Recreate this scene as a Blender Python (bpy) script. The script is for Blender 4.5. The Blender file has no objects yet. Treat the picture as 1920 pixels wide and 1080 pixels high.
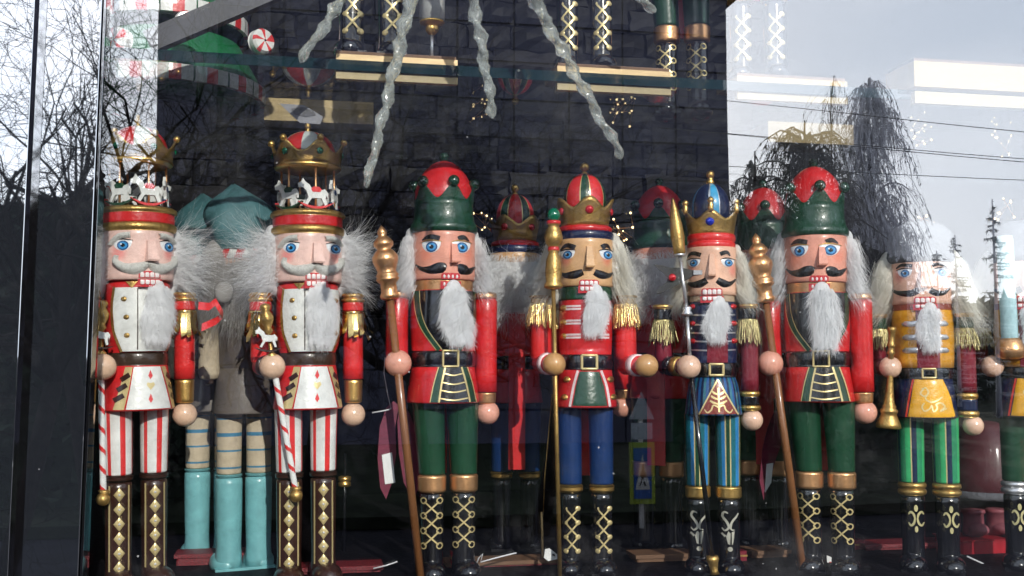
import bpy, math, random
from mathutils import Vector, Matrix, noise
R = math.radians
sin, cos, pi = math.sin, math.cos, math.pi
C = bpy.context.scene
COL = C.collection

# ------------------------------------------------------------------ camera
F_PX = 2000.0                      # focal length in pixels of the 1920 px wide photograph
D = 0.80                           # camera to window glass
CAM = Vector((0.0, -D, 1.55))
YAW, PITCH, ROLL = R(11.0), R(4.2), R(0.0)
Fv = Vector((sin(YAW)*cos(PITCH), cos(YAW)*cos(PITCH), sin(PITCH)))
R0 = Vector((cos(YAW), -sin(YAW), 0))
U0 = R0.cross(Fv)
Rv = R0*cos(ROLL) + U0*sin(ROLL)
Uv = U0*cos(ROLL) - R0*sin(ROLL)
camd = bpy.data.cameras.new('camera'); cam = bpy.data.objects.new('camera', camd); COL.objects.link(cam)
cam.matrix_world = Matrix(((Rv.x, Uv.x, -Fv.x, CAM.x), (Rv.y, Uv.y, -Fv.y, CAM.y), (Rv.z, Uv.z, -Fv.z, CAM.z), (0, 0, 0, 1)))
camd.sensor_width = 36; camd.lens = 36*F_PX/1920; camd.clip_start = 0.02; camd.clip_end = 900
C.camera = cam

def ray(px, py):
    return Fv + Rv*((px-960)/F_PX) + Uv*((540-py)/F_PX)
def at(px, py, Y):
    d = ray(px, py); return CAM + d*((Y+D)/d.y)
def on_floor(px, py, z):
    d = ray(px, py); return CAM + d*((z-CAM.z)/d.z)
def depth_of(p):
    return (p-CAM).dot(Fv)
def out(px, py, Yv):               # where a thing out in the street stands whose mirror image is seen at this pixel
    p = at(px, py, Yv); return Vector((p.x, -p.y, p.z))

# ------------------------------------------------------------------ sky, sun, exposure
SUN_EL, SUN_AZ = R(24), R(9)      # azimuth measured from -Y (the street) towards +X
w = bpy.data.worlds.new('World'); C.world = w; w.use_nodes = True
nt = w.node_tree; nt.nodes.clear()
o_ = nt.nodes.new('ShaderNodeOutputWorld'); bg = nt.nodes.new('ShaderNodeBackground')
sky = nt.nodes.new('ShaderNodeTexSky'); sky.sky_type = 'NISHITA'; sky.sun_disc = False
sky.sun_elevation = SUN_EL; sky.sun_rotation = pi - SUN_AZ
sky.air_density = 1.0; sky.dust_density = 2.0
tc = nt.nodes.new('ShaderNodeTexCoord'); mp = nt.nodes.new('ShaderNodeMapping'); mp.inputs['Scale'].default_value = (1.2, 1.2, 3.5)
nz = nt.nodes.new('ShaderNodeTexNoise'); nz.inputs['Scale'].default_value = 1.6; nz.inputs['Detail'].default_value = 5
cr = nt.nodes.new('ShaderNodeValToRGB'); cr.color_ramp.elements[0].position = 0.35; cr.color_ramp.elements[1].position = 0.66
cr.color_ramp.elements[0].color = (8.6, 9.9, 12.0, 1); cr.color_ramp.elements[1].color = (12.8, 13.6, 15.2, 1)
mx = nt.nodes.new('ShaderNodeMixRGB'); mx.inputs[0].default_value = 0.82
nt.links.new(tc.outputs['Generated'], mp.inputs[0]); nt.links.new(mp.outputs[0], nz.inputs['Vector'])
nt.links.new(nz.outputs['Fac'], cr.inputs[0])
nt.links.new(sky.outputs[0], mx.inputs[1]); nt.links.new(cr.outputs[0], mx.inputs[2])
nt.links.new(mx.outputs[0], bg.inputs[0]); nt.links.new(bg.outputs[0], o_.inputs[0])
bg.inputs[1].default_value = 0.15
sd = bpy.data.lights.new('sun', 'SUN'); sd.energy = 4.5; sd.angle = R(0.6); sd.color = (1, 0.95, 0.88)
sun = bpy.data.objects.new('sun', sd); COL.objects.link(sun)
sdir = Vector((sin(SUN_AZ)*cos(SUN_EL), -cos(SUN_AZ)*cos(SUN_EL), sin(SUN_EL)))
sun.rotation_euler = sdir.to_track_quat('Z', 'Y').to_euler(); sun.location = (3, -8, 8)
C.view_settings.view_transform = 'Standard'; C.view_settings.look = 'None'; C.view_settings.gamma = 1
C.view_settings.use_curve_mapping = False; C.view_settings.exposure = 0.48
C.render.engine = 'CYCLES'
C.cycles.transparent_max_bounces = 32; C.cycles.max_bounces = 8; C.cycles.glossy_bounces = 5; C.cycles.transmission_bounces = 8
C.cycles.caustics_reflective = False; C.cycles.caustics_refractive = False
C.cycles.sample_clamp_indirect = 6

# ------------------------------------------------------------------ materials
MATS = {}
def mat(name, col, rough=0.35, metal=0.0, var=0.12, vscale=60, bump=0.05, bscale=250, coat=0.0, spec=0.5, stretch=None, dark=None, sub=0):
    if name in MATS: return MATS[name]
    m = bpy.data.materials.new(name); m.use_nodes = True; t = m.node_tree; b = t.nodes['Principled BSDF']
    b.inputs['Roughness'].default_value = rough; b.inputs['Metallic'].default_value = metal
    b.inputs['Coat Weight'].default_value = coat; b.inputs['Coat Roughness'].default_value = 0.12
    b.inputs['Specular IOR Level'].default_value = spec
    tcn = t.nodes.new('ShaderNodeTexCoord'); mpn = t.nodes.new('ShaderNodeMapping')
    if stretch: mpn.inputs['Scale'].default_value = stretch
    t.links.new(tcn.outputs['Object'], mpn.inputs[0])
    n = t.nodes.new('ShaderNodeTexNoise'); n.inputs['Scale'].default_value = vscale; n.inputs['Detail'].default_value = 5
    n.inputs['Roughness'].default_value = 0.65
    r = t.nodes.new('ShaderNodeValToRGB')
    lo = dark if dark else tuple(c*(1-var*1.6) for c in col)
    r.color_ramp.elements[0].position = 0.3; r.color_ramp.elements[1].position = 0.7
    r.color_ramp.elements[0].color = (*lo, 1); r.color_ramp.elements[1].color = (*[min(1, c*(1+var)) for c in col], 1)
    t.links.new(mpn.outputs[0], n.inputs['Vector']); t.links.new(n.outputs['Fac'], r.inputs[0]); t.links.new(r.outputs[0], b.inputs['Base Color'])
    if bump:
        n2 = t.nodes.new('ShaderNodeTexNoise'); n2.inputs['Scale'].default_value = bscale; n2.inputs['Detail'].default_value = 4
        bp = t.nodes.new('ShaderNodeBump'); bp.inputs['Strength'].default_value = bump; bp.inputs['Distance'].default_value = 0.002
        t.links.new(mpn.outputs[0], n2.inputs['Vector']); t.links.new(n2.outputs['Fac'], bp.inputs['Height']); t.links.new(bp.outputs[0], b.inputs['Normal'])
        rr = t.nodes.new('ShaderNodeMapRange'); rr.inputs[3].default_value = max(0.03, rough-0.08); rr.inputs[4].default_value = rough+0.12
        t.links.new(n2.outputs['Fac'], rr.inputs[0]); t.links.new(rr.outputs[0], b.inputs['Roughness'])
    MATS[name] = m; return m
def paint(name, col, **k):
    a = dict(rough=0.30, var=0.13, vscale=70, bump=0.17, bscale=330, coat=0.3); a.update(k); return mat(name, col, **a)

red = paint('red_paint', (0.62, 0.022, 0.025)); redb = paint('bright_red', (0.70, 0.03, 0.03), coat=0.6)
dred = paint('burgundy_paint', (0.20, 0.015, 0.03)); white = paint('white_paint', (0.78, 0.78, 0.75))
green = paint('dark_green_paint', (0.009, 0.055, 0.026)); hatgreen = paint('hat_green', (0.008, 0.05, 0.026), rough=0.34, bump=.2)
lgreen = paint('light_green_paint', (0.05, 0.45, 0.16)); blue = paint('blue_paint', (0.005, 0.028, 0.115)); navy = paint('navy_paint', (0.008, 0.016, 0.06))
sky_b = paint('sky_blue_paint', (0.06, 0.38, 0.66)); teal = paint('teal_paint', (0.19, 0.47, 0.50)); dteal = paint('dark_teal_fabric', (0.05, 0.24, 0.26), rough=.8, coat=0)
black = paint('black_lacquer', (0.006, 0.006, 0.009), rough=0.16, coat=0.8, bump=.05); brown = paint('brown_paint', (0.035, 0.012, 0.008)); belt_b = paint('belt_brown', (0.05, 0.03, 0.02))
mustard = paint('mustard_paint', (0.72, 0.33, 0.02)); yellow = paint('yellow_paint', (0.85, 0.42, 0.015)); skirtgrey = paint('grey_coat', (0.13, 0.11, 0.095), rough=.5)
cream = paint('cream_fabric', (0.55, 0.46, 0.33), rough=.75, coat=0, bump=.3); pink = paint('pink_paint', (0.75, 0.30, 0.33)); pinkw = paint('pink_white', (0.85, 0.66, 0.66))
mouthred = paint('mouth_red', (0.55, 0.02, 0.03)); toothm = paint('tooth_white', (0.88, 0.80, 0.78), bump=0); iris = paint('iris_blue', (0.06, 0.30, 0.62), bump=0); irisd = paint('iris_rim', (0.01, 0.07, 0.22), bump=0)
eyewhite = paint('eye_white', (0.85, 0.86, 0.88), bump=0); jet = paint('jet_black', (0.006, 0.006, 0.007), bump=0)
gold = mat('gold_paint', (0.80, 0.50, 0.16), rough=0.30, metal=0.9, var=0.15, bump=0.18, bscale=700)
goldd = mat('antique_gold', (0.52, 0.33, 0.11), rough=0.36, metal=0.8, var=0.25, bump=0.22, bscale=600)
copper = mat('copper_gold', (0.78, 0.42, 0.20), rough=0.32, metal=0.85, var=0.15, bump=0.15, bscale=500)
goldp = mat('pale_gold_print', (0.78, 0.62, 0.30), rough=0.35, metal=0.5, var=0.1, bump=0)
ribbon_gold = mat('gold_ribbon', (0.85, 0.62, 0.25), rough=0.22, metal=1.0, var=.1, bump=0)
silver = mat('silver_paint', (0.70, 0.70, 0.72), rough=0.3, metal=0.8, var=.1); greyblade = mat('grey_blade', (0.055, 0.053, 0.05), rough=.5, metal=.1, var=.2)
glit = mat('glitter_white', (0.74, 0.73, 0.68), rough=0.6, var=.25, vscale=900, bump=.9, bscale=1400, spec=.8)
wood = mat('tan_wood', (0.55, 0.30, 0.12), rough=0.35, var=.2, vscale=40, stretch=(1, 1, .15), bump=.08, coat=.3)
oliveg = mat('olive_gold_bullion', (0.42, 0.36, 0.18), rough=0.3, metal=0.9, var=0.3)
pole_w = mat('brown_pole', (0.24, 0.095, 0.035), rough=0.35, var=.3, vscale=60, stretch=(1, 1, .1), coat=.3)
plinth_w = mat('pale_gilded_wood', (0.46, 0.32, 0.15), rough=0.42, var=.18, vscale=25, stretch=(.2, 1, 1), bump=.1, metal=.25)
plinth_d = mat('refracted_wood', (0.34, 0.26, 0.12), rough=0.5, var=.2, vscale=25, stretch=(.2, 1, 1), bump=.1)  # dimmer copy of the gilded wood, toned as seen through shelf glass
under_w = mat('brown_underside', (0.16, 0.08, 0.04), rough=.6, var=.2, vscale=30)
redfab = mat('red_glitter_cloth', (0.20, 0.006, 0.013), rough=.45, var=.5, vscale=500, bump=.8, bscale=900, spec=.9)

def skin_mat(name, col, blush, bz, bx):
    """painted wooden face: blush spots are paint of their own, placed on the two cheeks (object space, metres)"""
    m = paint(name, col, rough=.33, coat=.2, bump=.06)
    t = m.node_tree; b = t.nodes['Principled BSDF']; src = b.inputs['Base Color'].links[0].from_socket
    tcn = t.nodes.new('ShaderNodeTexCoord'); last = src
    for (x, y, z) in bx:
        d = t.nodes.new('ShaderNodeVectorMath'); d.operation = 'DISTANCE'; d.inputs[1].default_value = (x, y, z)
        t.links.new(tcn.outputs['Object'], d.inputs[0])
        mr = t.nodes.new('ShaderNodeMapRange'); mr.inputs[1].default_value = 0.002; mr.inputs[2].default_value = bz; mr.inputs[3].default_value = .75; mr.inputs[4].default_value = 0
        mr.interpolation_type = 'SMOOTHSTEP'
        t.links.new(d.outputs['Value'], mr.inputs[0])
        mi = t.nodes.new('ShaderNodeMixRGB'); mi.inputs[2].default_value = (*blush, 1)
        t.links.new(mr.outputs[0], mi.inputs[0]); t.links.new(last, mi.inputs[1]); last = mi.outputs[0]
    t.links.new(last, b.inputs['Base Color']); return m

def hair_mat(name, col):
    m = bpy.data.materials.new(name); m.use_nodes = True; t = m.node_tree; t.nodes.clear()
    o = t.nodes.new('ShaderNodeOutputMaterial'); a = t.nodes.new('ShaderNodeBsdfDiffuse'); b = t.nodes.new('ShaderNodeBsdfTranslucent')
    mxs = t.nodes.new('ShaderNodeMixShader'); mxs.inputs[0].default_value = .35
    n = t.nodes.new('ShaderNodeTexNoise'); n.inputs['Scale'].default_value = 70; tcn = t.nodes.new('ShaderNodeTexCoord'); t.links.new(tcn.outputs['Object'], n.inputs['Vector'])
    r = t.nodes.new('ShaderNodeValToRGB'); r.color_ramp.elements[0].position = .3; r.color_ramp.elements[1].position = .7
    r.color_ramp.elements[0].color = (*[c*.86 for c in col], 1); r.color_ramp.elements[1].color = (*col, 1)
    t.links.new(n.outputs['Fac'], r.inputs[0])
    t.links.new(r.outputs[0], a.inputs['Color']); t.links.new(r.outputs[0], b.inputs['Color'])
    t.links.new(a.outputs[0], mxs.inputs[1]); t.links.new(b.outputs[0], mxs.inputs[2]); t.links.new(mxs.outputs[0], o.inputs[0]); return m
hair_w = hair_mat('white_hair', (0.95, 0.95, 0.96)); hair_c = hair_mat('cream_hair', (0.90, 0.87, 0.79)); hair_g = hair_mat('grey_hair', (0.46, 0.44, 0.42))

def gem_mat(name, col):
    m = bpy.data.materials.new(name); m.use_nodes = True; b = m.node_tree.nodes['Principled BSDF']
    b.inputs['Base Color'].default_value = (*col, 1); b.inputs['Roughness'].default_value = .05; b.inputs['Coat Weight'].default_value = 1; b.inputs['Metallic'].default_value = .35; return m
gem_r = gem_mat('red_gem', (.6, .01, .02)); gem_g = gem_mat('green_gem', (.0, .28, .12)); gem_b = gem_mat('blue_gem', (.01, .04, .6))
pearl = gem_mat('pearl', (.85, .82, .75))
def coated(name, refl, tint=(.97, .98, .98), base=None, rough=0.0, refl_col=(1, 1, 1), dirt=True, ripple=0):
    m = bpy.data.materials.new(name); m.use_nodes = True; t = m.node_tree; t.nodes.clear()
    o = t.nodes.new('ShaderNodeOutputMaterial')
    if base is None:
        a = t.nodes.new('ShaderNodeBsdfTransparent'); a.inputs[0].default_value = (*tint, 1)
    else:
        a = t.nodes.new('ShaderNodeBsdfDiffuse'); a.inputs[0].default_value = (*base, 1)
    g = t.nodes.new('ShaderNodeBsdfGlossy'); g.inputs['Roughness'].default_value = rough; g.inputs[0].default_value = (*refl_col, 1)
    fr = t.nodes.new('ShaderNodeLayerWeight'); fr.inputs[0].default_value = .5
    pw_ = t.nodes.new('ShaderNodeMath'); pw_.operation = 'POWER'; pw_.inputs[1].default_value = 5
    mr = t.nodes.new('ShaderNodeMapRange'); mr.inputs[1].default_value = 0; mr.inputs[2].default_value = 1; mr.inputs[3].default_value = refl; mr.inputs[4].default_value = .9
    t.links.new(fr.outputs['Facing'], pw_.inputs[0]); t.links.new(pw_.outputs[0], mr.inputs[0])
    mxs = t.nodes.new('ShaderNodeMixShader'); t.links.new(mr.outputs[0], mxs.inputs[0])
    t.links.new(a.outputs[0], mxs.inputs[1]); t.links.new(g.outputs[0], mxs.inputs[2]); last = mxs.outputs[0]
    tcn = t.nodes.new('ShaderNodeTexCoord')
    if ripple:
        n2 = t.nodes.new('ShaderNodeTexNoise'); n2.inputs['Scale'].default_value = 3.0; n2.inputs['Detail'].default_value = 1
        bp = t.nodes.new('ShaderNodeBump'); bp.inputs['Strength'].default_value = 1.0; bp.inputs['Distance'].default_value = ripple
        t.links.new(tcn.outputs['Object'], n2.inputs['Vector']); t.links.new(n2.outputs['Fac'], bp.inputs['Height']); t.links.new(bp.outputs[0], g.inputs['Normal'])
    if dirt:
        n = t.nodes.new('ShaderNodeTexNoise'); n.inputs['Scale'].default_value = 6; n.inputs['Detail'].default_value = 8; n.inputs['Roughness'].default_value = .8
        r = t.nodes.new('ShaderNodeValToRGB'); r.color_ramp.elements[0].position = .54; r.color_ramp.elements[1].position = .80
        r.color_ramp.elements[0].color = (0.0,)*3+(1,); r.color_ramp.elements[1].color = (0.03,)*3+(1,)
        v = t.nodes.new('ShaderNodeTexVoronoi'); v.inputs['Scale'].default_value = 55
        vr = t.nodes.new('ShaderNodeMapRange'); vr.inputs[1].default_value = .035; vr.inputs[2].default_value = .05; vr.inputs[3].default_value = .3; vr.inputs[4].default_value = 0
        n3 = t.nodes.new('ShaderNodeTexNoise'); n3.inputs['Scale'].default_value = 9; gt = t.nodes.new('ShaderNodeMath'); gt.operation = 'GREATER_THAN'; gt.inputs[1].default_value = .57
        ml = t.nodes.new('ShaderNodeMath'); ml.operation = 'MULTIPLY'; ad = t.nodes.new('ShaderNodeMath'); ad.operation = 'ADD'
        for q in (n, v, n3): t.links.new(tcn.outputs['Object'], q.inputs['Vector'])
        t.links.new(n.outputs['Fac'], r.inputs[0]); t.links.new(v.outputs['Distance'], vr.inputs[0]); t.links.new(n3.outputs['Fac'], gt.inputs[0])
        t.links.new(vr.outputs[0], ml.inputs[0]); t.links.new(gt.outputs[0], ml.inputs[1]); t.links.new(ml.outputs[0], ad.inputs[0]); t.links.new(r.outputs[0], ad.inputs[1])
        df = t.nodes.new('ShaderNodeBsdfDiffuse'); df.inputs[0].default_value = (.5, .5, .5, 1)
        m2 = t.nodes.new('ShaderNodeMixShader'); t.links.new(ad.outputs[0], m2.inputs[0]); t.links.new(last, m2.inputs[1]); t.links.new(df.outputs[0], m2.inputs[2]); last = m2.outputs[0]
    t.links.new(last, o.inputs[0]); return m
glass_m = coated('coated_window_glass', 0.165, ripple=0.0003)
frame_m = coated('polished_dark_cladding', 0.52, base=(.012, .014, .018), rough=.012)
framed_m = coated('black_rubber_gasket', .46, base=(.004, .004, .005), rough=.03, dirt=False)
shelf_m = coated('green_shelf_glass', 0.05, tint=(.92, .95, .94), dirt=False); shelf_e = coated('glass_edge', .07, base=(.007, .024, .028), dirt=False)
ice_m = bpy.data.materials.new('clear_plastic'); ice_m.use_nodes = True
_b = ice_m.node_tree.nodes['Principled BSDF']; _b.inputs['Transmission Weight'].default_value = .74; _b.inputs['Roughness'].default_value = .12; _b.inputs['IOR'].default_value = 1.4; _b.inputs['Base Color'].default_value = (.90, .95, .88, 1)

_t = ice_m.node_tree; _o = [n for n in _t.nodes if n.type == 'OUTPUT_MATERIAL'][0]; _tr = _t.nodes.new('ShaderNodeBsdfTransparent'); _mx = _t.nodes.new('ShaderNodeMixShader'); _mx.inputs[0].default_value = .25
_t.links.new(_b.outputs[0], _mx.inputs[1]); _t.links.new(_tr.outputs[0], _mx.inputs[2]); _t.links.new(_mx.outputs[0], _o.inputs[0])
# ------------------------------------------------------------------ mesh builder
class MB:
    def __init__(s): s.v = []; s.f = []; s.m = []; s.sm = []
    def add(s, vs, fs, m=0, smooth=True):
        o = len(s.v); s.v += [tuple(p) for p in vs]
        for f in fs: s.f.append(tuple(i+o for i in f))
        if isinstance(m, int): s.m += [m]*len(fs)
        else: s.m += list(m)
        s.sm += [smooth]*len(fs); return s
    def lathe(s, prof, c=(0, 0), seg=40, m=0, mf=None, tilt=None, smooth=True, a0=0.0, base=None):
        """prof: list of (r, z) bottom to top; mf(angle in degrees from the front (-y), z) -> material index"""
        vs = []; fs = []; ms = []
        for (r, z) in prof:
            for i in range(seg):
                a = 2*pi*i/seg + a0
                p = Vector((r*sin(a), -r*cos(a), z))
                if tilt is not None: p = tilt @ p
                vs.append((p.x+c[0], p.y+c[1], p.z) if base is None else (p.x+base[0], p.y+base[1], p.z+base[2]))
        n = len(prof)
        for j in range(n-1):
            for i in range(seg):
                k = (i+1) % seg
                fs.append((j*seg+i, j*seg+k, (j+1)*seg+k, (j+1)*seg+i))
                if mf:
                    aa = math.degrees((i+.5)*2*pi/seg+a0); aa = (aa+180) % 360-180
                    ms.append(mf(aa, (prof[j][1]+prof[j+1][1])/2))
                else: ms.append(m)
        fs.append(tuple(range(seg-1, -1, -1))); ms.append(ms[0]); fs.append(tuple((n-1)*seg+i for i in range(seg))); ms.append(ms[-1])
        s.add(vs, fs, ms, smooth); s.sm[-1] = False; s.sm[-2] = False; return s
    def ball(s, c, r, m=0, seg=20, rings=12, sc=(1, 1, 1)):
        vs = []; fs = []
        for j in range(rings+1):
            t = pi*j/rings; rr = max(sin(t), 1e-3)
            for i in range(seg):
                a = 2*pi*i/seg; vs.append((c[0]+r*sc[0]*rr*cos(a), c[1]+r*sc[1]*rr*sin(a), c[2]-r*sc[2]*cos(t)))
        for j in range(rings):
            for i in range(seg):
                k = (i+1) % seg; fs.append((j*seg+i, j*seg+k, (j+1)*seg+k, (j+1)*seg+i))
        return s.add(vs, fs, m)
    def box(s, x0, x1, y0, y1, z0, z1, m=0, M=None):
        vs = [Vector((x, y, z)) for z in (z0, z1) for y in (y0, y1) for x in (x0, x1)]
        if M is not None: vs = [M @ v for v in vs]
        return s.add(vs, [(0, 2, 3, 1), (4, 5, 7, 6), (0, 1, 5, 4), (1, 3, 7, 5), (3, 2, 6, 7), (2, 0, 4, 6)], m, False)
    def tube(s, pts, rad, seg=8, m=0, caps=True):
        n = len(pts); pts = [Vector(p) for p in pts]
        if not hasattr(rad, '__len__'): rad = [rad]*n
        ref = Vector((0.31, 0.22, 0.9)).normalized()
        vs = []
        for i, p in enumerate(pts):
            d = (pts[min(i+1, n-1)]-pts[max(i-1, 0)])
            if d.length < 1e-9: d = Vector((0, 0, 1))
            d.normalize(); rf = ref if abs(d.dot(ref)) < .97 else Vector((1, 0, 0))
            a = d.cross(rf).normalized(); b = d.cross(a)
            for k in range(seg):
                t = 2*pi*k/seg; vs.append(p+(a*cos(t)+b*sin(t))*rad[i])
        fs = []
        for i in range(n-1):
            for k in range(seg):
                q = (k+1) % seg; fs.append((i*seg+k, (i+1)*seg+k, (i+1)*seg+q, i*seg+q))
        if caps: fs += [tuple(range(seg)), tuple(range(n*seg-1, (n-1)*seg-1, -1))]
        return s.add(vs, fs, m)
    def prism(s, poly, y0, y1, m=0, M=None, plane='xz'):
        n = len(poly)
        P = (lambda a, b, c: Vector((a, c, b))) if plane == 'xz' else (lambda a, b, c: Vector((a, b, c)))
        vs = [P(a, b, y0) for a, b in poly]+[P(a, b, y1) for a, b in poly]
        if M is not None: vs = [M @ v for v in vs]
        fs = [tuple(range(n)), tuple(range(2*n-1, n-1, -1))]+[(i+n, (i+1) % n+n, (i+1) % n, i) for i in range(n)]
        return s.add(vs, fs, m, False)
    def build(s, name, mats, parent=None, scale=1.0, origin=(0, 0, 0)):
        me = bpy.data.meshes.new(name)
        me.from_pydata([((x-origin[0])*scale, (y-origin[1])*scale, (z-origin[2])*scale) for x, y, z in s.v], [], s.f)
        for m_ in (mats if isinstance(mats, (list, tuple)) else [mats]): me.materials.append(m_)
        me.polygons.foreach_set('material_index', s.m); me.polygons.foreach_set('use_smooth', s.sm)
        me.validate(); me.update()
        o = bpy.data.objects.new(name, me); COL.objects.link(o)
        if parent: o.parent = parent
        return o

def thing(name, label, cat, loc=(0, 0, 0), group=None):
    o = bpy.data.objects.new(name, None); COL.objects.link(o); o.location = loc; o.empty_display_size = .05
    o['label'] = label; o['category'] = cat
    if group: o['group'] = group
    return o
def tag(o, label, cat, group=None):
    o['label'] = label; o['category'] = cat
    if group: o['group'] = group
    return o
def struct(o): o['kind'] = 'structure'; return o
def kids(o): return [c for c in bpy.data.objects if c.parent == o]
KIDS = {}
def copy_tree(o, label=None, group=None, parent=None):
    c = o.copy(); COL.objects.link(c); c.parent = parent
    if label: c['label'] = label
    if group: c['group'] = group
    for ch in KIDS.setdefault(o.name, kids(o)): copy_tree(ch, parent=c)
    return c

# ------------------------------------------------------------------ the setting: street, shop box, glass
FLOOR = at(828, 1090, 0.215).z        # display floor of the window
b = MB()
N = 90
for i in range(N+1):
    for j in range(N+1):
        X = -220+440*i/N; Yy = -400*(j/N)**1.6
        b.v.append((X, Yy, 0.03*noise.noise(Vector((X*.2, Yy*.2, 0)))*(1 if Yy < -5 else 0)))
for i in range(N):
    for j in range(N):
        a = i*(N+1)+j; b.f.append((a, a+1, a+N+2, a+N+1)); b.m.append(0); b.sm.append(True)
road_m = mat('dark_asphalt', (.007, .007, .010), spec=.03, rough=.8, var=.35, vscale=3, bump=.3, bscale=90)  # very dark, matt asphalt
struct(b.build('street', road_m))
b = MB(); b.box(-30, 30, -3.2, -0.12, 0.02, 0.13); struct(b.build('pavement', mat('grey_paving', (.05, .05, .055), spec=.1, rough=.8, var=.3, vscale=5, bump=.3, bscale=120)))
b = MB(); b.box(-30, 30, -3.36, -3.205, 0.02, 0.15); struct(b.build('kerb', mat('kerb_stone', (.16, .16, .155), rough=.8, var=.3, vscale=9)))
grass_m = mat('dark_winter_grass', (.010, .013, .008), spec=.03, rough=.9, var=.5, vscale=3, bump=.6, bscale=60)
b = MB(); b.box(-60, 60, -60, -9.5, 0.01, 0.12); struct(b.build('grass_verge', grass_m))

inner = mat('black_interior', (.008, .008, .012), spec=.08, rough=.85, var=.3, vscale=8)
XL, XR, YB, ZT = at(60, 600, 0.0).x-0.35, at(1920, 600, 1.0).x+.5, 0.95, at(960, 0, 0).z+0.95
def wallbox(name, *a, m=inner):
    b = MB(); b.box(*a); return struct(b.build(name, m))
wallbox('display_floor', XL, XR, .012, YB, FLOOR-.05, FLOOR, m=mat('black_display_cloth', (.005, .004, .006), spec=.12, rough=.6, var=.6, vscale=60, bump=.6, bscale=200))
wallbox('back_wall', XL, XR, YB, YB+.1, FLOOR-.05, ZT)
wallbox('side_wall', XL-.1, XL, .012, YB+.1, FLOOR-.05, ZT); wallbox('side_wall', XR, XR+.1, .012, YB+.1, FLOOR-.05, ZT)
wallbox('ceiling', XL-.1, XR+.1, .012, YB+.1, ZT, ZT+.05)
wallbox('low_shade_panel', XL, XR, YB-.035, YB-.0285, FLOOR+.0005, at(960, 600, YB-.03).z, m=mat('shade_black', (.0035, .0035, .005), spec=.05, rough=.8, var=.3))  # added black sheet; its colour stands for shade behind the figures
wallbox('smooth_back_panel', at(1415, 200, YB).x+.055, XR, YB-.02, YB-.0005, at(960, 600, YB-.03).z+.001, ZT-.001, m=mat('dark_smooth_panel', (.012, .012, .017), spec=.08, rough=.7, var=.05, bump=0))
stonefront = mat('shopfront_render', (.14, .14, .15), rough=.8, var=.2, vscale=4, bump=.3, bscale=60)
b = MB(); b.box(-30, XL-.3, .02, .3, 0, 5); b.box(XR+.1, 30, .02, .3, 0, 5); b.box(XL-.3, XR+.1, .02, .3, 0, FLOOR-.06); b.box(XL-.3, XR+.1, -.01, .011, FLOOR-.2, FLOOR-.053); b.box(XL-.3, XR+.1, -.02, .011, ZT+.05, 5); b.box(XL-.3, XR+.1, .3, 1.3, ZT+.06, 5)
struct(b.build('shopfront_wall', stonefront))

# dark slate bricks of the back wall (each its own part down to shelf height)
bricks_m = [mat('slate_brick_%s' % n_, c_, rough=.62, var=.5, vscale=22, bump=.9, bscale=60, spec=.2) for n_, c_ in (('grey', (.0030, .0031, .005)), ('blue', (.0026, .0028, .005)), ('violet', (.0036, .003, .0048)), ('pale', (.0042, .0044, .0064)))]
rng = random.Random(5)
bw = bpy.data.objects['back_wall']
protos = []
for k in range(10):
    b = MB(); L, H, dp = .094, .038, .006+.008*rng.random()
    vs = []; nx, nz_ = 5, 3
    for j in range(nz_+1):
        for i in range(nx+1):
            e = (i in (0, nx)) or (j in (0, nz_))
            vs.append((L*(i/nx-.5)+rng.uniform(-.0025, .0025), -(0 if e else dp)-rng.uniform(0, .006)-(.004 if e else 0), H*(j/nz_-.5)+rng.uniform(-.0018, .0018)))
    n = len(vs); fs = [(j*(nx+1)+i, j*(nx+1)+i+1, (j+1)*(nx+1)+i+1, (j+1)*(nx+1)+i) for j in range(nz_) for i in range(nx)]
    o = len(vs); rim = [i for i in range(nx+1)]+[(j)*(nx+1)+nx for j in range(1, nz_+1)]+[nz_*(nx+1)+i for i in range(nx-1, -1, -1)]+[j*(nx+1) for j in range(nz_-1, 0, -1)]
    vs += [(vs[i][0], .01, vs[i][2]) for i in rim]; m_ = len(rim)
    fs += [(rim[(q+1) % m_], rim[q], o+q, o+(q+1) % m_) for q in range(m_)]
    b.add(vs, fs, 0, False); protos.append(b)
pm = [p.build('brick', bricks_m[i % 4], bw) for i, p in enumerate(protos)]
usedp = [False]*10; cnt = 0; rest = MB()
zrow = ZT-.022
row = 0
ztop_vis = at(960, -25, YB).z; zlow_vis = at(960, 360, YB).z
xa, xb = at(300, 200, YB).x-.05, at(1400, 200, YB).x; xend = at(1415, 200, YB).x
while zrow > FLOOR:
    x = XL+.03*rng.random()
    while x < xend:
        k = rng.randrange(10); sx = rng.choice((.55, .75, .9, 1.0, 1.15, 1.3)); xc_ = x+.049*sx
        # individually built where the photo shows them
        if zlow_vis < zrow < ztop_vis and xa < xc_ < xb and cnt < 290:
            if usedp[k]:
                o = pm[k].copy(); COL.objects.link(o)
            else: o = pm[k]; usedp[k] = True
            o.location = (xc_, YB-.004+rng.uniform(-.003, .002), zrow+rng.uniform(-.0012, .0012)); o.scale = (sx, 1, rng.uniform(1.0, 1.07)); o.rotation_euler = (rng.uniform(-.05, .05), rng.uniform(-.03, .03), rng.uniform(-.06, .06)); cnt += 1
        else:
            p = protos[k]
            rest.add([(vx*sx+xc_, vy+YB-.004, vz+zrow) for vx, vy, vz in p.v], p.f, rng.randrange(4), False)
        x += .0975*sx
    zrow -= .0412; row += 1
for k in range(10):
    if not usedp[k]: bpy.data.objects.remove(pm[k])
o = rest.build('brickwork', bricks_m, bw); o['kind'] = 'stuff'

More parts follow.
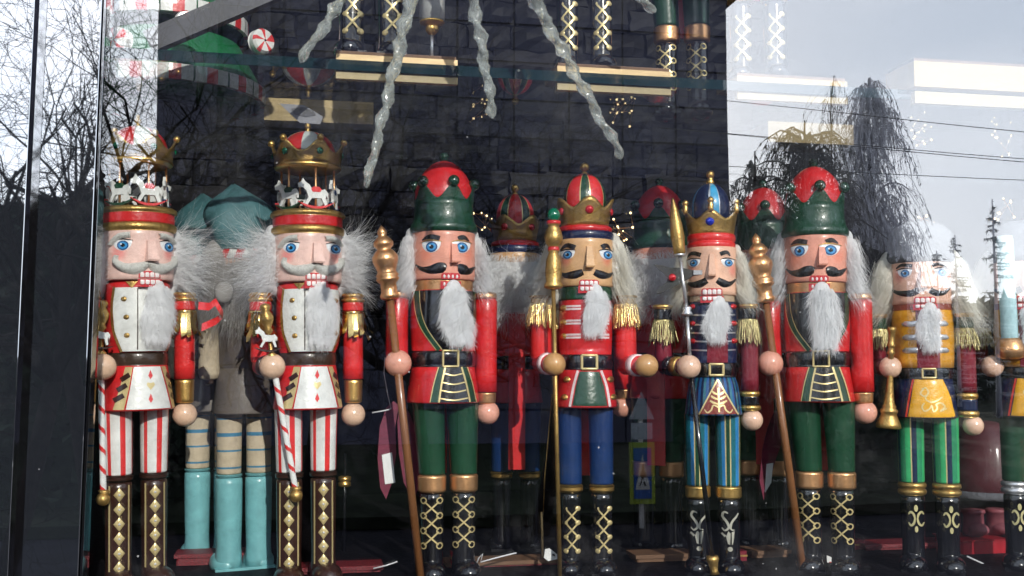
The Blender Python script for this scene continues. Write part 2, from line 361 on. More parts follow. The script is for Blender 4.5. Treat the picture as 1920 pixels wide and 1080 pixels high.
# window glass and the dark clad mullion
mr = at(147, 500, -.009).x; ml = at(42, 500, -.009).x
g = thing('window_pane', 'large shop window pane reflecting sky, bare trees and the dark building across the street', 'window', (mr, 0, FLOOR-.05))
b = MB(); b.box(0, XR-mr, -.003, .003, 0, ZT-FLOOR+.1); b.build('glass', glass_m, g)
g = thing('window_mullion', 'dark polished upright window frame at the left of the nutcrackers', 'window frame', (ml, 0, FLOOR-.4))
b = MB(); Hm = ZT-FLOOR+.8
def bevbox(b, x0, x1, y0, y1, z0, z1, bv=.0015, m=0, side=None):
    b.prism([(x0, y1), (x0, y0+bv), (x0+bv, y0), (x1-bv, y0), (x1, y0+bv), (x1, y1)], z0, z1, m, plane='xy')
    if side is not None:
        n = len(b.m)
        for q in range(n-8, n): b.m[q] = side
        b.m[n-4] = m
bevbox(b, 0, mr-ml, -.009, .03, 0, Hm, .0004, 0, 1); b.build('cladding', [frame_m, framed_m], g); g.rotation_euler.y = R(.7)
b = MB(); bevbox(b, mr-ml+.0005, mr-ml+.0022, -.005, .012, 0, Hm, .0001); b.build('gasket', framed_m, g)
b = MB(); bevbox(b, -.0085, -.0005, -.002, .03, 0, Hm, .0001); b.build('gasket', framed_m, g)
g2 = thing('door_frame', 'dark polished door frame cut off by the left edge of the picture', 'door frame', (at(18, 500, -.009).x, 0, FLOOR-.4))
b = MB(); bevbox(b, -.16, 0, -.009, .03, 0, Hm, .0004, 0, 1); b.build('cladding', [frame_m, framed_m], g2); g2.rotation_euler.y = R(.7)
b = MB(); b.box(.001, ml-.0085-at(18, 500, -.009).x-.001, .004, .03, 0, Hm); b.build('gap_strip', framed_m, g2)

# ------------------------------------------------------------------ nutcracker construction kit (measured in photo pixels, scaled to metres)
U = 0.0005
class Fig:
    def __init__(s, xc, yb, delta, name, label, group):
        s.xc, s.yb, s.dl = xc, yb, R(delta); s.root = thing(name, label, 'nutcracker', group=group)
    def X(s, px): return (px-s.xc)/cos(s.dl)
    def Z(s, py): return (s.yb-py)*.97
    def Za(s, py): return (s.yb-py)*.97+13
    def L(s, px, py, d):
        dx = px-s.xc; return Vector((dx*cos(s.dl)-d*sin(s.dl), -dx*sin(s.dl)-d*cos(s.dl), s.Z(py)))
    def part(s, name, b, mats, parent=None): return b.build(name, mats, parent or s.root, U)
    def surf(s, cx, Rr, dl=None):
        return Surf(s, cx, Rr, s.dl if dl is None else dl)
class Surf:
    def __init__(s, fig, cx, Rr, dl): s.f, s.cx, s.R, s.dl = fig, cx, Rr, dl; s.X = fig.X(cx)
    def r(s, py): return s.R(py) if callable(s.R) else s.R
    def pt(s, px, py, off):
        r = s.r(py); q = (px-s.cx)/r
        if abs(q) <= .97: a = math.asin(q)
        else: a = math.copysign(math.asin(.97)+(abs(q)-.97)*1.6, q)
        a -= s.dl; return ((r+off)*sin(a)+s.X, -(r+off)*cos(a), s.f.Z(py))
    def poly(s, b, pts, m=0, off=.8, h=0.0, rings=5):
        # densify
        P = []
        n = len(pts)
        for i in range(n):
            (x0, y0), (x1, y1) = pts[i], pts[(i+1) % n]; k = max(1, int(math.hypot(x1-x0, y1-y0)/5))
            P += [(x0+(x1-x0)*j/k, y0+(y1-y0)*j/k) for j in range(k)]
        cx = sum(p[0] for p in P)/len(P); cy = sum(p[1] for p in P)/len(P)
        vs = [s.pt(cx, cy, off+h)]; n = len(P); fs = []
        for j in range(1, rings+1):
            t = j/rings
            for (x, y) in P: vs.append(s.pt(cx+(x-cx)*t, cy+(y-cy)*t, off+h*math.sqrt(max(0, 1-t*t))-(h > 0 and j == rings)*off))
        for i in range(n): fs.append((0, 1+(i+1) % n, 1+i))
        for j in range(rings-1):
            for i in range(n): fs.append((1+j*n+i, 1+j*n+(i+1) % n, 1+(j+1)*n+(i+1) % n, 1+(j+1)*n+i))
        b.add(vs, fs, m)
    def disc(s, b, px, py, r, m=0, off=.8, h=0, ry=None, n=20):
        ry = ry or r; s.poly(b, [(px+r*cos(2*pi*i/n), py+ry*sin(2*pi*i/n)) for i in range(n)], m, off, h, 3)
    def stroke(s, b, pts, m=0, off=.8, h=0.0, sub=5):
        """pts: (px, py, halfwidth)"""
        P = []
        n = len(pts)
        for i in range(n-1):
            p0, p1, p2, p3 = pts[max(i-1, 0)], pts[i], pts[i+1], pts[min(i+2, n-1)]
            for j in range(sub):
                t = j/sub
                P.append(tuple(.5*((2*p1[k])+(-p0[k]+p2[k])*t+(2*p0[k]-5*p1[k]+4*p2[k]-p3[k])*t*t+(-p0[k]+3*p1[k]-3*p2[k]+p3[k])*t**3) for k in range(3)))
        P.append(pts[-1]); vs = []; fs = []; c = 5
        for i, (x, y, wd) in enumerate(P):
            a, e = P[max(i-1, 0)], P[min(i+1, len(P)-1)]; dx, dy = e[0]-a[0], e[1]-a[1]; l = math.hypot(dx, dy) or 1; nx, ny = -dy/l, dx/l
            for k in range(c):
                t = k/(c-1)*2-1; vs.append(s.pt(x+nx*wd*t, y+ny*wd*t, off*(1 if h == 0 or abs(t) < 1 else 0)+h*math.sqrt(max(0, 1-t*t))))
        for i in range(len(P)-1):
            for k in range(c-1): fs.append((i*c+k, i*c+k+1, (i+1)*c+k+1, (i+1)*c+k))
        b.add(vs, fs, m)

def prof(*pairs):            # (r, z) list with rounded look
    return list(pairs)
def cyl_prof(r0, r1, z0, z1, bv=1.5, n=6):
    o = [(max(r0-bv, .5), z0), (r0, z0+bv)]
    for i in range(1, n): o.append((r0+(r1-r0)*i/n, z0+(z1-z0)*i/n))
    o += [(r1, z1-bv), (max(r1-bv, .5), z1)]; return o
def ring_prof(r, z0, z1, bulge=3, n=6):
    return [(r-bulge, z0)]+[(r-bulge+bulge*math.sqrt(max(0, 1-(2*i/n-1)**2)), z0+(z1-z0)*i/n) for i in range(n+1)]+[(r-bulge, z1)]

def strand(b, p, d, ln, wd, curl, rg, grav=.0, seg=5, outv=None):
    p = Vector(p); d = Vector(d).normalized(); side = d.cross(Vector((rg.uniform(-1, 1), rg.uniform(-1, 1), rg.uniform(-1, 1)))).normalized()
    if outv is not None:
        outv = (Vector(outv).normalized()+Vector((rg.gauss(0, .35), rg.gauss(0, .35)-.25, rg.gauss(0, .35)+.25))); side = d.cross(outv).normalized()
    vs = []; tw = Vector((rg.uniform(-1, 1), rg.uniform(-1, 1), rg.uniform(-1, 1)))*curl
    for i in range(seg+1):
        t = i/seg; w_ = wd*(1-t*.8)
        vs += [p-side*w_, p+side*w_]
        if rg.random() < .5: tw += Vector((rg.uniform(-1, 1), rg.uniform(-1, 1), rg.uniform(-1, 1)))*curl*.8
        d = (d+tw*.35+Vector((0, 0, -grav))).normalized(); p = p+d*(ln/seg)
    b.add(vs, [(2*i, 2*i+1, 2*i+3, 2*i+2) for i in range(seg)], 0, True)

def hair(fig, cx, cy_top, cy_bot, Rh, style, m, seed, spread=1.0, beard=None):
    """fluffy wig round the sides and the back of the head; locks fall from under the hat"""
    rg = random.Random(seed); b = MB(); X = fig.X(cx); zt, zb = fig.Z(cy_top), fig.Z(cy_bot)
    # soft inner volume
    for sd in (-1, 1):
        for k in range(7):
            t = k/6; z = zt+(zb-zt)*t*.92
            wdt = Rh*(.20+.16*sin(pi*min(1, t*1.1)))*spread
            b.ball((X+sd*(Rh*.93+wdt*.45), Rh*.25, z), wdt, 0, 12, 8, (1, 1.5, 1.3))
    b.ball((X, Rh*.45, (zt+zb)/2), Rh, 0, 16, 10, (1.0, .8, 1.0))
    n = 5200 if style != 'far' else 900
    for i in range(n):
        sd = -1 if rg.random() < .5 else 1
        a = R(rg.uniform(62, 128) if i % 5 < 3 else rg.uniform(125, 180))*sd
        t = rg.random()**.8; z = zt+(zb-zt)*t*.9
        rr = Rh*(1.0+.02*rg.random()+(.26 if abs(a) > 2.2 else 0))
        base = Vector((X+rr*sin(a), -rr*cos(a), z))
        outd = Vector((sin(a), -cos(a)*.6, 0))
        if style == 'frizz':
            d = outd*rg.uniform(.5, 1.3)+Vector((0, rg.uniform(-.7, .2), rg.uniform(-.8, .75)))
            strand(b, base+outd*rg.uniform(0, Rh*.25), d, rg.uniform(30, 92)*spread*(1.25-.4*abs(t-.5)), .24, .6, rg, .09, 6, outd+Vector((0, -.8, .2)))
        else:
            d = outd*(.30+.75*t*rg.random())+Vector((0, rg.uniform(-.25, .2), -1))
            strand(b, base+outd*rg.uniform(0, Rh*.38*spread), d, rg.uniform(26, 62)*spread, .32, .18, rg, .0, 5, outd+Vector((0, -.3 if abs(a) < 2.2 else .3, .1)))
    o = fig.part('hair', b, m); return o
def beard(fig, cx, y0, y1, hw0, hw1, Rt, m, seed, lean=0):
    rg = random.Random(seed); b = MB(); S = fig.surf(fig.xc, Rt); H = (y1-y0)
    prof_ = lambda t: (hw0+(hw1-hw0)*min(1, t*2.2))*(1 if t < .5 else 1-1.15*(t-.5)**1.25)
    drift = lambda t: lean*t+3.5*sin(t*5+seed)
    for k in range(9):
        t = k/8*.8; wv = prof_(t); p = S.pt(cx+drift(t), y0+H*(.04+t*.93), 3); b.ball(p, wv*.78, 0, 12, 8, (1, .5, 1.15))
    for i in range(3000):
        t = rg.random()**1.05*.86; wv = prof_(t); u = rg.uniform(-1, 1)
        p = Vector(S.pt(cx+drift(t)+u*wv*.8, y0+H*t, 4+wv*.42*math.sqrt(1-u*u*.8)))
        clump = noise.noise(Vector((u*2.2+seed, t*3.1, .3)))*.55
        strand(b, p, (u*(.55-.5*t)+clump+rg.uniform(-.16, .16), -.22+rg.uniform(-.2, .15), -1), H*rg.uniform(.10, .24), .30, .33, rg, .02, 4, (u*.7, -1, .1))
    return fig.part('beard', b, m)

def face(fig, cx, Rh, y0, y1, skin, eyes, er, brows, nose, mous, mouth, browm=jet, mousm=jet, relief=False, eyestyle=0):
    """eyes/brows/moustache are painted or laid on the turned head and follow its curve"""
    z0, z1 = fig.Z(y1), fig.Z(y0)
    b = MB(); b.lathe(cyl_prof(Rh, Rh, z0, z1, 2.5, 10), (fig.X(cx), 0), 56)
    hd = fig.part('head', b, skin)
    S = fig.surf(cx, Rh)
    for (ex, ey) in eyes:
        b = MB(); top = [(ex-er*1.18+2*er*1.18*i/10, ey-er*.62-1.0*sin(pi*i/10)) for i in range(11)]
        bot = [(ex+er*1.18*cos(pi*i/14), ey-er*.55+er*1.35*sin(pi*i/14)) for i in range(1, 14)]
        S.poly(b, top+bot, 0, .5, .6)
        S.disc(b, ex+(1 if eyestyle else 0), ey+er*.05, er*.70, 1, 1.35, 0, er*.66)
        S.disc(b, ex+(1 if eyestyle else 0), ey+er*.05, er*.54, 2, 1.65, 0, er*.50)
        S.disc(b, ex+(1 if eyestyle else 0), ey+er*.05, er*.26, 3, 1.95)
        S.disc(b, ex-er*.12, ey-er*.12, er*.10, 0, 2.2)
        S.stroke(b, [(ex-er*1.3, ey-er*.55, .5), (ex-er*.2, ey-er*.84, 1.1), (ex+er*1.3, ey-er*.62, .6)], 3 if eyestyle != 2 else 4, 1.3)
        fig.part('eye', b, [eyewhite, irisd, iris, jet, goldd], hd)
    for br in brows:
        b = MB(); S.stroke(b, br, 0, .9 if not relief else 1, 0 if not relief else 6); fig.part('eyebrow', b, browm, hd)
    for mo in mous:
        b = MB(); S.stroke(b, mo, 0, .9 if not relief else 1, 1.5 if not relief else 8); fig.part('moustache', b, mousm, hd)
    # nose: a wedge-cut wooden peg
    nx, ny0, ny1, hw, dp = nose
    a = math.asin(max(-.9, min(.9, (nx-cx)/Rh)))-fig.dl
    M = Matrix.Translation((fig.X(cx), 0, 0)) @ Matrix.Rotation(a, 4, 'Z')
    b = MB(); zt, zb = fig.Z(ny0), fig.Z(ny1)
    vs = [(-hw*.75, -Rh+2, zt), (hw*.75, -Rh+2, zt), (-hw*.6, -Rh-dp*.22, zt-1), (hw*.6, -Rh-dp*.22, zt-1), (-hw, -Rh-dp, zb+3), (hw, -Rh-dp, zb+3), (-hw, -Rh+2, zb), (hw, -Rh+2, zb), (-hw*.9, -Rh-dp*.9, zb), (hw*.9, -Rh-dp*.9, zb)]
    b.add([M @ Vector(v) for v in vs], [(0, 1, 3, 2), (2, 3, 5, 4), (4, 5, 9, 8), (8, 9, 7, 6), (0, 2, 4, 8, 6), (1, 7, 9, 5, 3)], 0, False)
    fig.part('nose', b, skin, hd)
    # mouth: lip plate with upper teeth on the head, hinged jaw with lower teeth
    mx_, mu0, mu1, mlo0, mlo1, mw, style = mouth
    b = MB(); S.poly(b, [(mx_-mw, mu1), (mx_-mw, mu0+3), (mx_-mw+3, mu0), (mx_+mw-3, mu0), (mx_+mw, mu0+3), (mx_+mw, mu1)], 0, 1.2)
    tw = 2*mw/4.4
    for i in range(4):
        x = mx_-mw*.9+tw*(i+.5)*1.0
        if style == 'square': S.poly(b, [(x-tw*.46, mu1-.5), (x-tw*.46, mu0+3.5), (x-tw*.2, mu0+1.8), (x+tw*.2, mu0+1.8), (x+tw*.46, mu0+3.5), (x+tw*.46, mu1-.5)], 1, 2, 1.2)
        else: S.disc(b, x, (mu0+mu1)/2+1, tw*.31, 1, 1.8, .8, (mu1-mu0)*.36)
    fig.part('mouth', b, [mouthred, toothm], hd)
    b = MB(); Sj = fig.surf(cx, Rh+1.5)
    jw = mw*1.08
    # the jaw block itself
    pts = [(mx_-jw, mlo0), (mx_+jw, mlo0), (mx_+jw, mlo1+4), (mx_-jw, mlo1+4)]
    Sj.poly(b, pts, 0, 2.5)
    for i in range(4):
        x = mx_-mw*.9+tw*(i+.5)
        if style == 'square': Sj.poly(b, [(x-tw*.46, mlo0+.8), (x-tw*.46, mlo1-1.5), (x-tw*.2, mlo1), (x+tw*.2, mlo1), (x+tw*.46, mlo1-1.5), (x+tw*.46, mlo0+.8)], 1, 3.4, 1.2)
        else: Sj.disc(b, x, (mlo0+mlo1)/2+.5, tw*.33, 1, 3.2, .8, (mlo1-mlo0)*.42)
    fig.part('jaw', b, [mouthred, toothm])
    return hd

def legs(fig, lx, rtop, rbot, ytop, ycuff0, ycuff1, trouser, boot, rboot, cuffm=gold, mats=None, mf=None, cuffstyle=0, shoem=None, shoe=True, xtop=None):
    objs = []
    for k, x in enumerate(lx):
        sd = (-1, 1)[k]
        leg = MB(); X1 = fig.X(x); X0 = fig.X((xtop or lx)[k])
        z1, z0 = fig.Z(ytop), fig.Z(ycuff0)
        pr = cyl_prof(rbot, rtop, z0, z1, 2, 34)
        st = len(leg.v); leg.lathe(pr, (X1, 0), 64, 0, mf)
        for i in range(st, len(leg.v)):        # legs lean out towards the hip
            v = leg.v[i]; t = (v[2]-z0)/(z1-z0); leg.v[i] = (v[0]+(X0-X1)*t, v[1], v[2])
        lo = fig.part('leg', leg, mats or trouser)
        c = MB(); h = fig.Z(ycuff0)-fig.Z(ycuff1)
        if cuffstyle == 2:
            c.lathe(ring_prof(rbot+3, fig.Z(ycuff0)-h*.48, fig.Z(ycuff0), 4)+[], (X1, 0), 40); c.lathe(ring_prof(rbot+3, fig.Z(ycuff1), fig.Z(ycuff1)+h*.5, 4), (X1, 0), 40)
        else: c.lathe(cyl_prof(rbot+1.5, rbot+2.0, fig.Z(ycuff1), fig.Z(ycuff0), 3), (X1, 0), 40)
        fig.part('cuff', c, cuffm, lo)
        bt = MB(); zc = fig.Z(ycuff1)
        bt.lathe([(rboot*1.0, 4), (rboot*.97, 20), (rboot*.92, 45), (rboot*.98, zc*.6), (rboot, zc-12), (rboot*.98, zc-3), (rboot*.8, zc)], (X1, 0), 40)
        if shoe: bt.ball((X1+sd*3, -rboot*.75, 9), rboot*1.05, 0, 20, 12, (1.12, 1.7, .95))
        bt.box(X1-rboot*1.1, X1+rboot*1.1, -rboot*2.2, rboot*1.0, 0, 5)
        bo = fig.part('boot', bt, boot, lo); objs.append((x, bo))
    return objs

def arm_down(fig, px, ytop, ybot, r, sleeve, ycuff, rh, hand, yhand, xhand=None, cuffm=gold, shoulder=None, ysh=None, cuffparts=None, d=0):
    b = MB(); X = fig.X(px); xh = fig.X(xhand if xhand else px)
    b.lathe([(r*.5, fig.Z(ycuff)), (r*1.0, fig.Z(ycuff)+1)]+[(r*(1-.03*sin(pi*i/6)), fig.Z(ycuff)+(fig.Z(ytop)-fig.Z(ycuff))*i/6) for i in range(1, 6)]+[(r, fig.Z(ytop)-6), (r*.86, fig.Z(ytop)-1), (r*.5, fig.Z(ytop))], (X, -d), 32)
    st = fig.part('arm', b, sleeve)
    if ybot > ycuff:
        c = MB()
        if cuffparts:
            h = (ybot-ycuff)/3; Z = fig.Z
            c.lathe(ring_prof(r+2, Z(ycuff+h*.8), Z(ycuff), 3), (X, -d), 28, 0); c.lathe(cyl_prof(r+.3, r+.3, Z(ycuff+h*2.2), Z(ycuff+h*.8), 1), (X, -d), 28, 1); c.lathe(ring_prof(r+3, Z(ybot), Z(ycuff+h*2.2), 3), (X, -d), 28, 0)
            fig.part('cuff', c, [gold, cuffparts], st)
        else:
            c.lathe(cyl_prof(r*.86, r*.93, fig.Z(ybot), fig.Z(ycuff), 2), (X, -d), 28); fig.part('cuff', c, cuffm, st)
    h = MB(); h.ball((xh, -d, fig.Z(yhand)), rh, 0, 28, 18); fig.part('hand', h, hand, st)
    if shoulder:
        c = MB(); c.lathe(cyl_prof(r*1.02, r*.9, fig.Z(ytop)-2, fig.Z(ysh), 3), (X, -d), 28); fig.part('shoulder_cap', c, shoulder, st)
    return st
def arm_bent(fig, px, ytop, yel, r, sleeve, hpx, hpy, rh, hand, fwd=70, cuffs=((.70, 1.08, None),), shoulder=None, ysh=None):
    b = MB(); X = fig.X(px); top = Vector((X, 0, fig.Z(ytop))); el = Vector((X, -6, fig.Z(yel))); hp = fig.L(hpx, hpy, fwd)
    b.lathe([(r*.6, fig.Z(yel)-r*.6), (r*.95, fig.Z(yel)-r*.2), (r, fig.Z(yel)+6), (r*.98, (fig.Z(yel)+fig.Z(ytop))/2), (r, fig.Z(ytop)-6), (r*.86, fig.Z(ytop)-1), (r*.5, fig.Z(ytop))], (X, 0), 32)
    e0 = Vector((X, 0, fig.Z(hpy)+2)); dr = hp-e0
    b.tube([e0, e0+dr*.35, e0+dr*.72], [r*.97, r*.93, r*.9], 24)
    st = fig.part('arm', b, sleeve)
    for (t, k, m_) in cuffs:
        if m_ is None: continue
        c = MB(); c.tube([e0+dr*(t-.12), e0+dr*(t-.10), e0+dr*(t+.10), e0+dr*(t+.12)], [r*k*.9, r*k, r*k, r*k*.9], 28); fig.part('cuff', c, m_, st)
    h = MB(); h.ball(hp, rh, 0, 28, 18); fig.part('hand', h, hand, st)
    if shoulder:
        c = MB(); c.lathe(cyl_prof(r*1.02, r*.9, fig.Z(ytop)-2, fig.Z(ysh), 3), (X, 0), 28); fig.part('shoulder_cap', c, shoulder, st)
    return st
def epaulette(fig, px, y0, y1, yf, r, topm, bodym, fringem, ribbons=False, seed=1):
    X = fig.X(px); Z = fig.Z; rg = random.Random(seed)
    b = MB(); b.lathe(ring_prof(r+3, Z(y0+(y1-y0)*.28), Z(y0), 4), (X, 0), 32, 0)
    b.lathe(ring_prof(r+4, Z(y0+(y1-y0)*.52), Z(y0+(y1-y0)*.28), 4) if ribbons else cyl_prof(r+.5, r, Z(y1), Z(y0+(y1-y0)*.28), 2), (X, 0), 32, 0 if ribbons else 1)
    if ribbons: b.lathe(cyl_prof(r+1.5, r+1, Z(y1), Z(y0+(y1-y0)*.52), 1), (X, 0), 32, 1)
    ep = fig.part('epaulette', b, [topm, bodym])
    f = MB()
    if ribbons:
        f.lathe(ring_prof(r+4, Z(y1+7), Z(y1), 3), (X, 0), 32)
        for i in range(16):
            a = 2*pi*i/16+rg.uniform(-.1, .1); l = (yf-y1)*rg.uniform(.8, 1.1); wv = 4.2; o_ = []
            for j in range(6):
                t = j/5; rr = r+3+14*t*t*rg.uniform(.6, 1.3); p = Vector((X+rr*sin(a), -rr*cos(a), Z(y1+5)-l*t)); tn = Vector((cos(a), sin(a), 0))*(wv*(1.25 if j < 5 else 1.0)); o_ += [p-tn, p+tn+Vector((0, 0, (4 if j == 5 else 0)))]
            f.add(o_, [(2*j, 2*j+1, 2*j+3, 2*j+2) for j in range(5)], 0, True)
    else:
        for i in range(46):          # looped bullion cord
            a = 2*pi*i/46+rg.uniform(-.05, .05); l = (yf-y1)*rg.uniform(.78, 1.08); fl = rg.uniform(4, 12); tn = Vector((cos(a), sin(a), 0))*rg.uniform(1.5, 3.2); rad = Vector((sin(a), -cos(a), 0))
            pts = []
            for j in range(9):
                t = j/8; q = sin(pi*t); pts.append(Vector((X, 0, Z(y1)))+rad*(r+1.2+fl*q)+tn*(2*t-1)*1.4+Vector((0, 0, -l*q)))
            f.tube(pts, .75, 5, 0, False)
        f.lathe(ring_prof(r+2, Z(y1+5), Z(y1-3), 2.5), (X, 0), 28)
    fig.part('fringe', f, fringem, ep)
    return ep

def crown_band(fig, cx, ybot, yval, ytip, rb, rt, npts, phase, m, thick=2.5, seg=96, sharp=1.0):
    """flared gold band whose upper edge rises to points"""
    X = fig.X(cx); vs = []; fs = []
    zb = fig.Z(ybot); n = 6
    for side in (0, 1):
        for j in range(n+1):
            for i in range(seg):
                a = 2*pi*i/seg; ph = ((math.degrees(a)-phase)*npts/360.) % 1.0; tip = (0.5+0.5*cos(2*pi*ph))**sharp
                zt = fig.Z(yval)+(fig.Z(ytip)-fig.Z(yval))*tip; t = j/n; z = zb+(zt-zb)*t
                r = rb+(rt-rb)*((z-zb)/(fig.Z(ytip)-zb))**1.3 - side*thick
                vs.append((X+r*sin(a), -r*cos(a), z))
    off = (n+1)*seg
    for j in range(n):
        for i in range(seg):
            k = (i+1) % seg; q = (j*seg+i, j*seg+k, (j+1)*seg+k, (j+1)*seg+i)
            fs.append(q); fs.append(tuple(off+x for x in reversed(q)))
    for i in range(seg):
        k = (i+1) % seg; fs.append((n*seg+i, n*seg+k, off+n*seg+k, off+n*seg+i)); fs.append((i, off+i, off+k, k))
    return MB().add(vs, fs, 0, True)
def dome(r, z0, h, n=10): return [(r*cos(pi/2*i/n)+.01, z0+h*sin(pi/2*i/n)) for i in range(n+1)]

def place(fig_or_root, px, py, delta, z=None, yb_scale=1.0, keep=False, tilt=0.0):
    root = fig_or_root.root if isinstance(fig_or_root, Fig) else fig_or_root
    p = on_floor(px, py-11, FLOOR if z is None else z)
    k = depth_of(p)/F_PX/U*yb_scale
    al = math.atan2(p.x-CAM.x, p.y-CAM.y)
    root.location = p
    if not keep: root.scale = (k, k, k)
    root.rotation_euler = (0, R(tilt), -al+R(delta)); return root
def local_m(root): return Matrix.LocRotScale(root.location, root.rotation_euler, root.scale)

def held(root_fig, fig, name, label, cat, basept, parts, group=None):
    """a staff or other thing gripped in a hand: its own top-level thing, modelled in the holder's frame"""
    t = thing(name, label, cat, group=group)
    for (nm, b, mats) in parts: b.build(nm, mats, t, U, origin=basept)
    t['_b'] = [c*U for c in basept]
    fit_held(t, root_fig); return t
def fit_held(t, root):
    M = local_m(root); t.location = M @ Vector(t['_b']); t.rotation_euler = root.rotation_euler; t.scale = root.scale
def lathe_along(b, p0, p1, pr, seg=24, m=0, mf=None):
    """pr: (radius, fraction 0..1 along p0->p1)"""
    d = (p1-p0); L = d.length; q = Vector((0, 0, 1)).rotation_difference(d).to_matrix()
    b.lathe([(r, t*L) for r, t in pr], (0, 0), seg, m, mf, tilt=q, base=p0); return b

# ============================================================ TYPE A: carousel nutcracker
def type_A():
    f = Fig(577, 1098, 11, 'nutcracker', 'carousel nutcracker, red coat and striped trousers, standing right of the other carousel one', 'large nutcrackers in the front row')
    skin = skin_mat('pale_pink_skin', (0.85, 0.57, 0.50), (0.85, 0.22, 0.20), .011, [(-.024, -.022, (1098-492)*U), (.022, -.024, (1098-490)*U)])
    def stripes(a, z): return 1 if int(math.floor((a+7)/22.5)) % 2 == 0 and True else 0
    def st(a, z): return 1 if ((a+4) % 60) < 19 else 0
    ls = legs(f, (543, 606), 26, 24, 765, 890, 902, None, brown, 24, brown, [white, redb], st, xtop=(541, 607))
    for (x, bo) in ls:
        S = f.surf(x, 24); b = MB()
        S.poly(b, [(x-15, 912), (x+15, 912), (x+15, 1062), (x-15, 1062)], 0, .4)
        S.stroke(b, [(x-16, 908, 1.3), (x-16, 1066, 1.3)], 1, .9); S.stroke(b, [(x+16, 908, 1.3), (x+16, 1066, 1.3)], 1, .9)
        for i in range(6):
            y = 925+27*i; S.poly(b, [(x, y-14), (x+10.5, y), (x, y+14), (x-10.5, y)], 1, 1.0, 1.0, 4); S.disc(b, x, y, 3, 2, 1.6, 2)
        f.part('boot_ornament', b, [brown, goldp, pearl], bo)
    Z = f.Z
    body_r = lambda y: 57+3*sin((y-530)/130*pi) if y < 660 else 52
    b = MB(); b.lathe([(48, Z(664)), (52, Z(660))]+[(body_r(660-130*i/8), Z(660-130*i/8)) for i in range(9)]+[(50, Z(524)), (40, Z(520))], (0, 0), 64); f.part('coat', b, red)
    S = f.surf(577, body_r); b = MB()
    S.poly(b, [(535, 538), (531, 575), (534, 620), (547, 658), (621, 658), (636, 620), (640, 575), (636, 538)], 0, .9, 0, 8)
    S.stroke(b, [(534, 536, 2), (530, 575, 2), (533, 620, 2), (546, 659, 2)], 1, 1.5); S.stroke(b, [(637, 536, 2), (640, 575, 2), (636, 620, 2), (622, 659, 2)], 1, 1.5)
    S.stroke(b, [(572, 540, 1), (572, 655, 1)], 2, 1.4)
    S.poly(b, [(552, 527), (572, 527), (562, 540)], 1, 1.4)
    for (x, y) in ((549, 560), (553, 594), (554, 628), (628, 560), (628, 593), (627, 623)): S.disc(b, x, y, 5.5, 1, 1.2, 2)
    f.part('waistcoat', b, [white, goldd, brown])
    b = MB(); b.lathe(ring_prof(54, Z(686), Z(659), 2.5), (0, 0), 56); f.part('belt', b, belt_b)
    sk = lambda y: 53+12*((y-684)/84.)
    b = MB(); b.lathe([(40, Z(768)), (64, Z(769)), (65, Z(766)), (60, Z(735)), (56, Z(708)), (53, Z(685)), (45, Z(683))], (0, 0), 64); sko = f.part('skirt', b, red)
    S = f.surf(577, sk); b = MB()
    S.poly(b, [(566, 687), (612, 687), (622, 725), (631, 766), (552, 766), (560, 725)], 0, 1, 0, 7)
    S.poly(b, [(552, 687), (564, 687), (558, 725), (549, 766), (531, 766), (543, 725)], 1, 1, 0, 6); S.poly(b, [(614, 687), (622, 687), (635, 725), (641, 766), (634, 766), (625, 725)], 1, 1, 0, 6)
    for i in range(3): y = 702+19*i; S.poly(b, [(557-5*i, y-5), (561-5*i, y+3), (547-6*i, y+13), (543-6*i, y+5)], 3, 1.6)
    for i in range(3): y = 702+19*i; S.poly(b, [(624+4*i, y-5), (622+4*i, y+4), (630+3.4*i, y+12), (632+3.4*i, y+4)], 3, 1.6)
    S.poly(b, [(594, 693), (598, 704), (594, 711), (590, 704)], 2, 1.6); S.poly(b, [(594, 737), (598, 748), (594, 755), (590, 748)], 2, 1.6)
    S.poly(b, [(594, 731), (587, 721), (589, 716), (594, 718), (599, 716), (602, 721)], 1, 1.6)
    f.part('apron', b, [white, goldp, redb, brown], sko)
    head = face(f, 577, 64, 428, 524, skin, [(546, 459), (627, 459)], 13.5,
         [[(527, 458, 3), (540, 443, 6), (560, 440, 6)], [(608, 441, 5.5), (626, 441, 6), (638, 452, 3)]], (594, 450, 490, 11, 17),
         [[(590, 493, 5), (572, 503, 11), (550, 502, 9), (536, 490, 5), (538, 478, 2)], [(590, 493, 5), (606, 503, 11), (624, 500, 9), (637, 488, 5), (636, 476, 2)]],
         (592, 508, 521, 523, 534, 19, 'square'), glit, glit, True, 1)
    hair(f, 577, 425, 545, 64, 'frizz', hair_w, 11, 1.0); beard(f, 598, 535, 655, 20, 29, 60, hair_w, 12)
    # hat drum
    b = MB(); z = Z
    b.lathe(ring_prof(70, z(431), z(414), 6), (0, 0), 64, 0); b.lathe(cyl_prof(66, 66, z(415), z(394), 1), (0, 0), 64, 1); b.lathe(ring_prof(71, z(396), z(385), 5), (0, 0), 64, 0); b.lathe([(66, z(388)), (65, z(384)), (1, z(383.5))], (0, 0), 64, 0)
    f.part('carousel_drum', b, [goldd, red])
    # canopy crown
    b = crown_band(f, 577, 292, 270, 247, 62, 70, 6, 20-11, 0, 3, 120, 1.3); cr_ = f.part('crown', b, goldd)
    b = MB(); b.lathe([(56, z(301)), (62, z(299)), (64, z(295)), (62, z(291)), (57, z(289)), (1, z(289))], (0, 0), 64); f.part('canopy_ring', b, gold, cr_)
    for i in range(6):
        a = R(9+60*i); b = MB(); b.ball((70*sin(a), -70*cos(a), z(245)), 6.8, 0, 14, 10); f.part('crown_ball', b, gold, cr_)
    b = MB(); b.lathe(dome(54, f.Za(283), 47, 14), (0, 0), 60, 0, lambda a, zz: 1 if ((a+22) % 90) < 38 else 0)
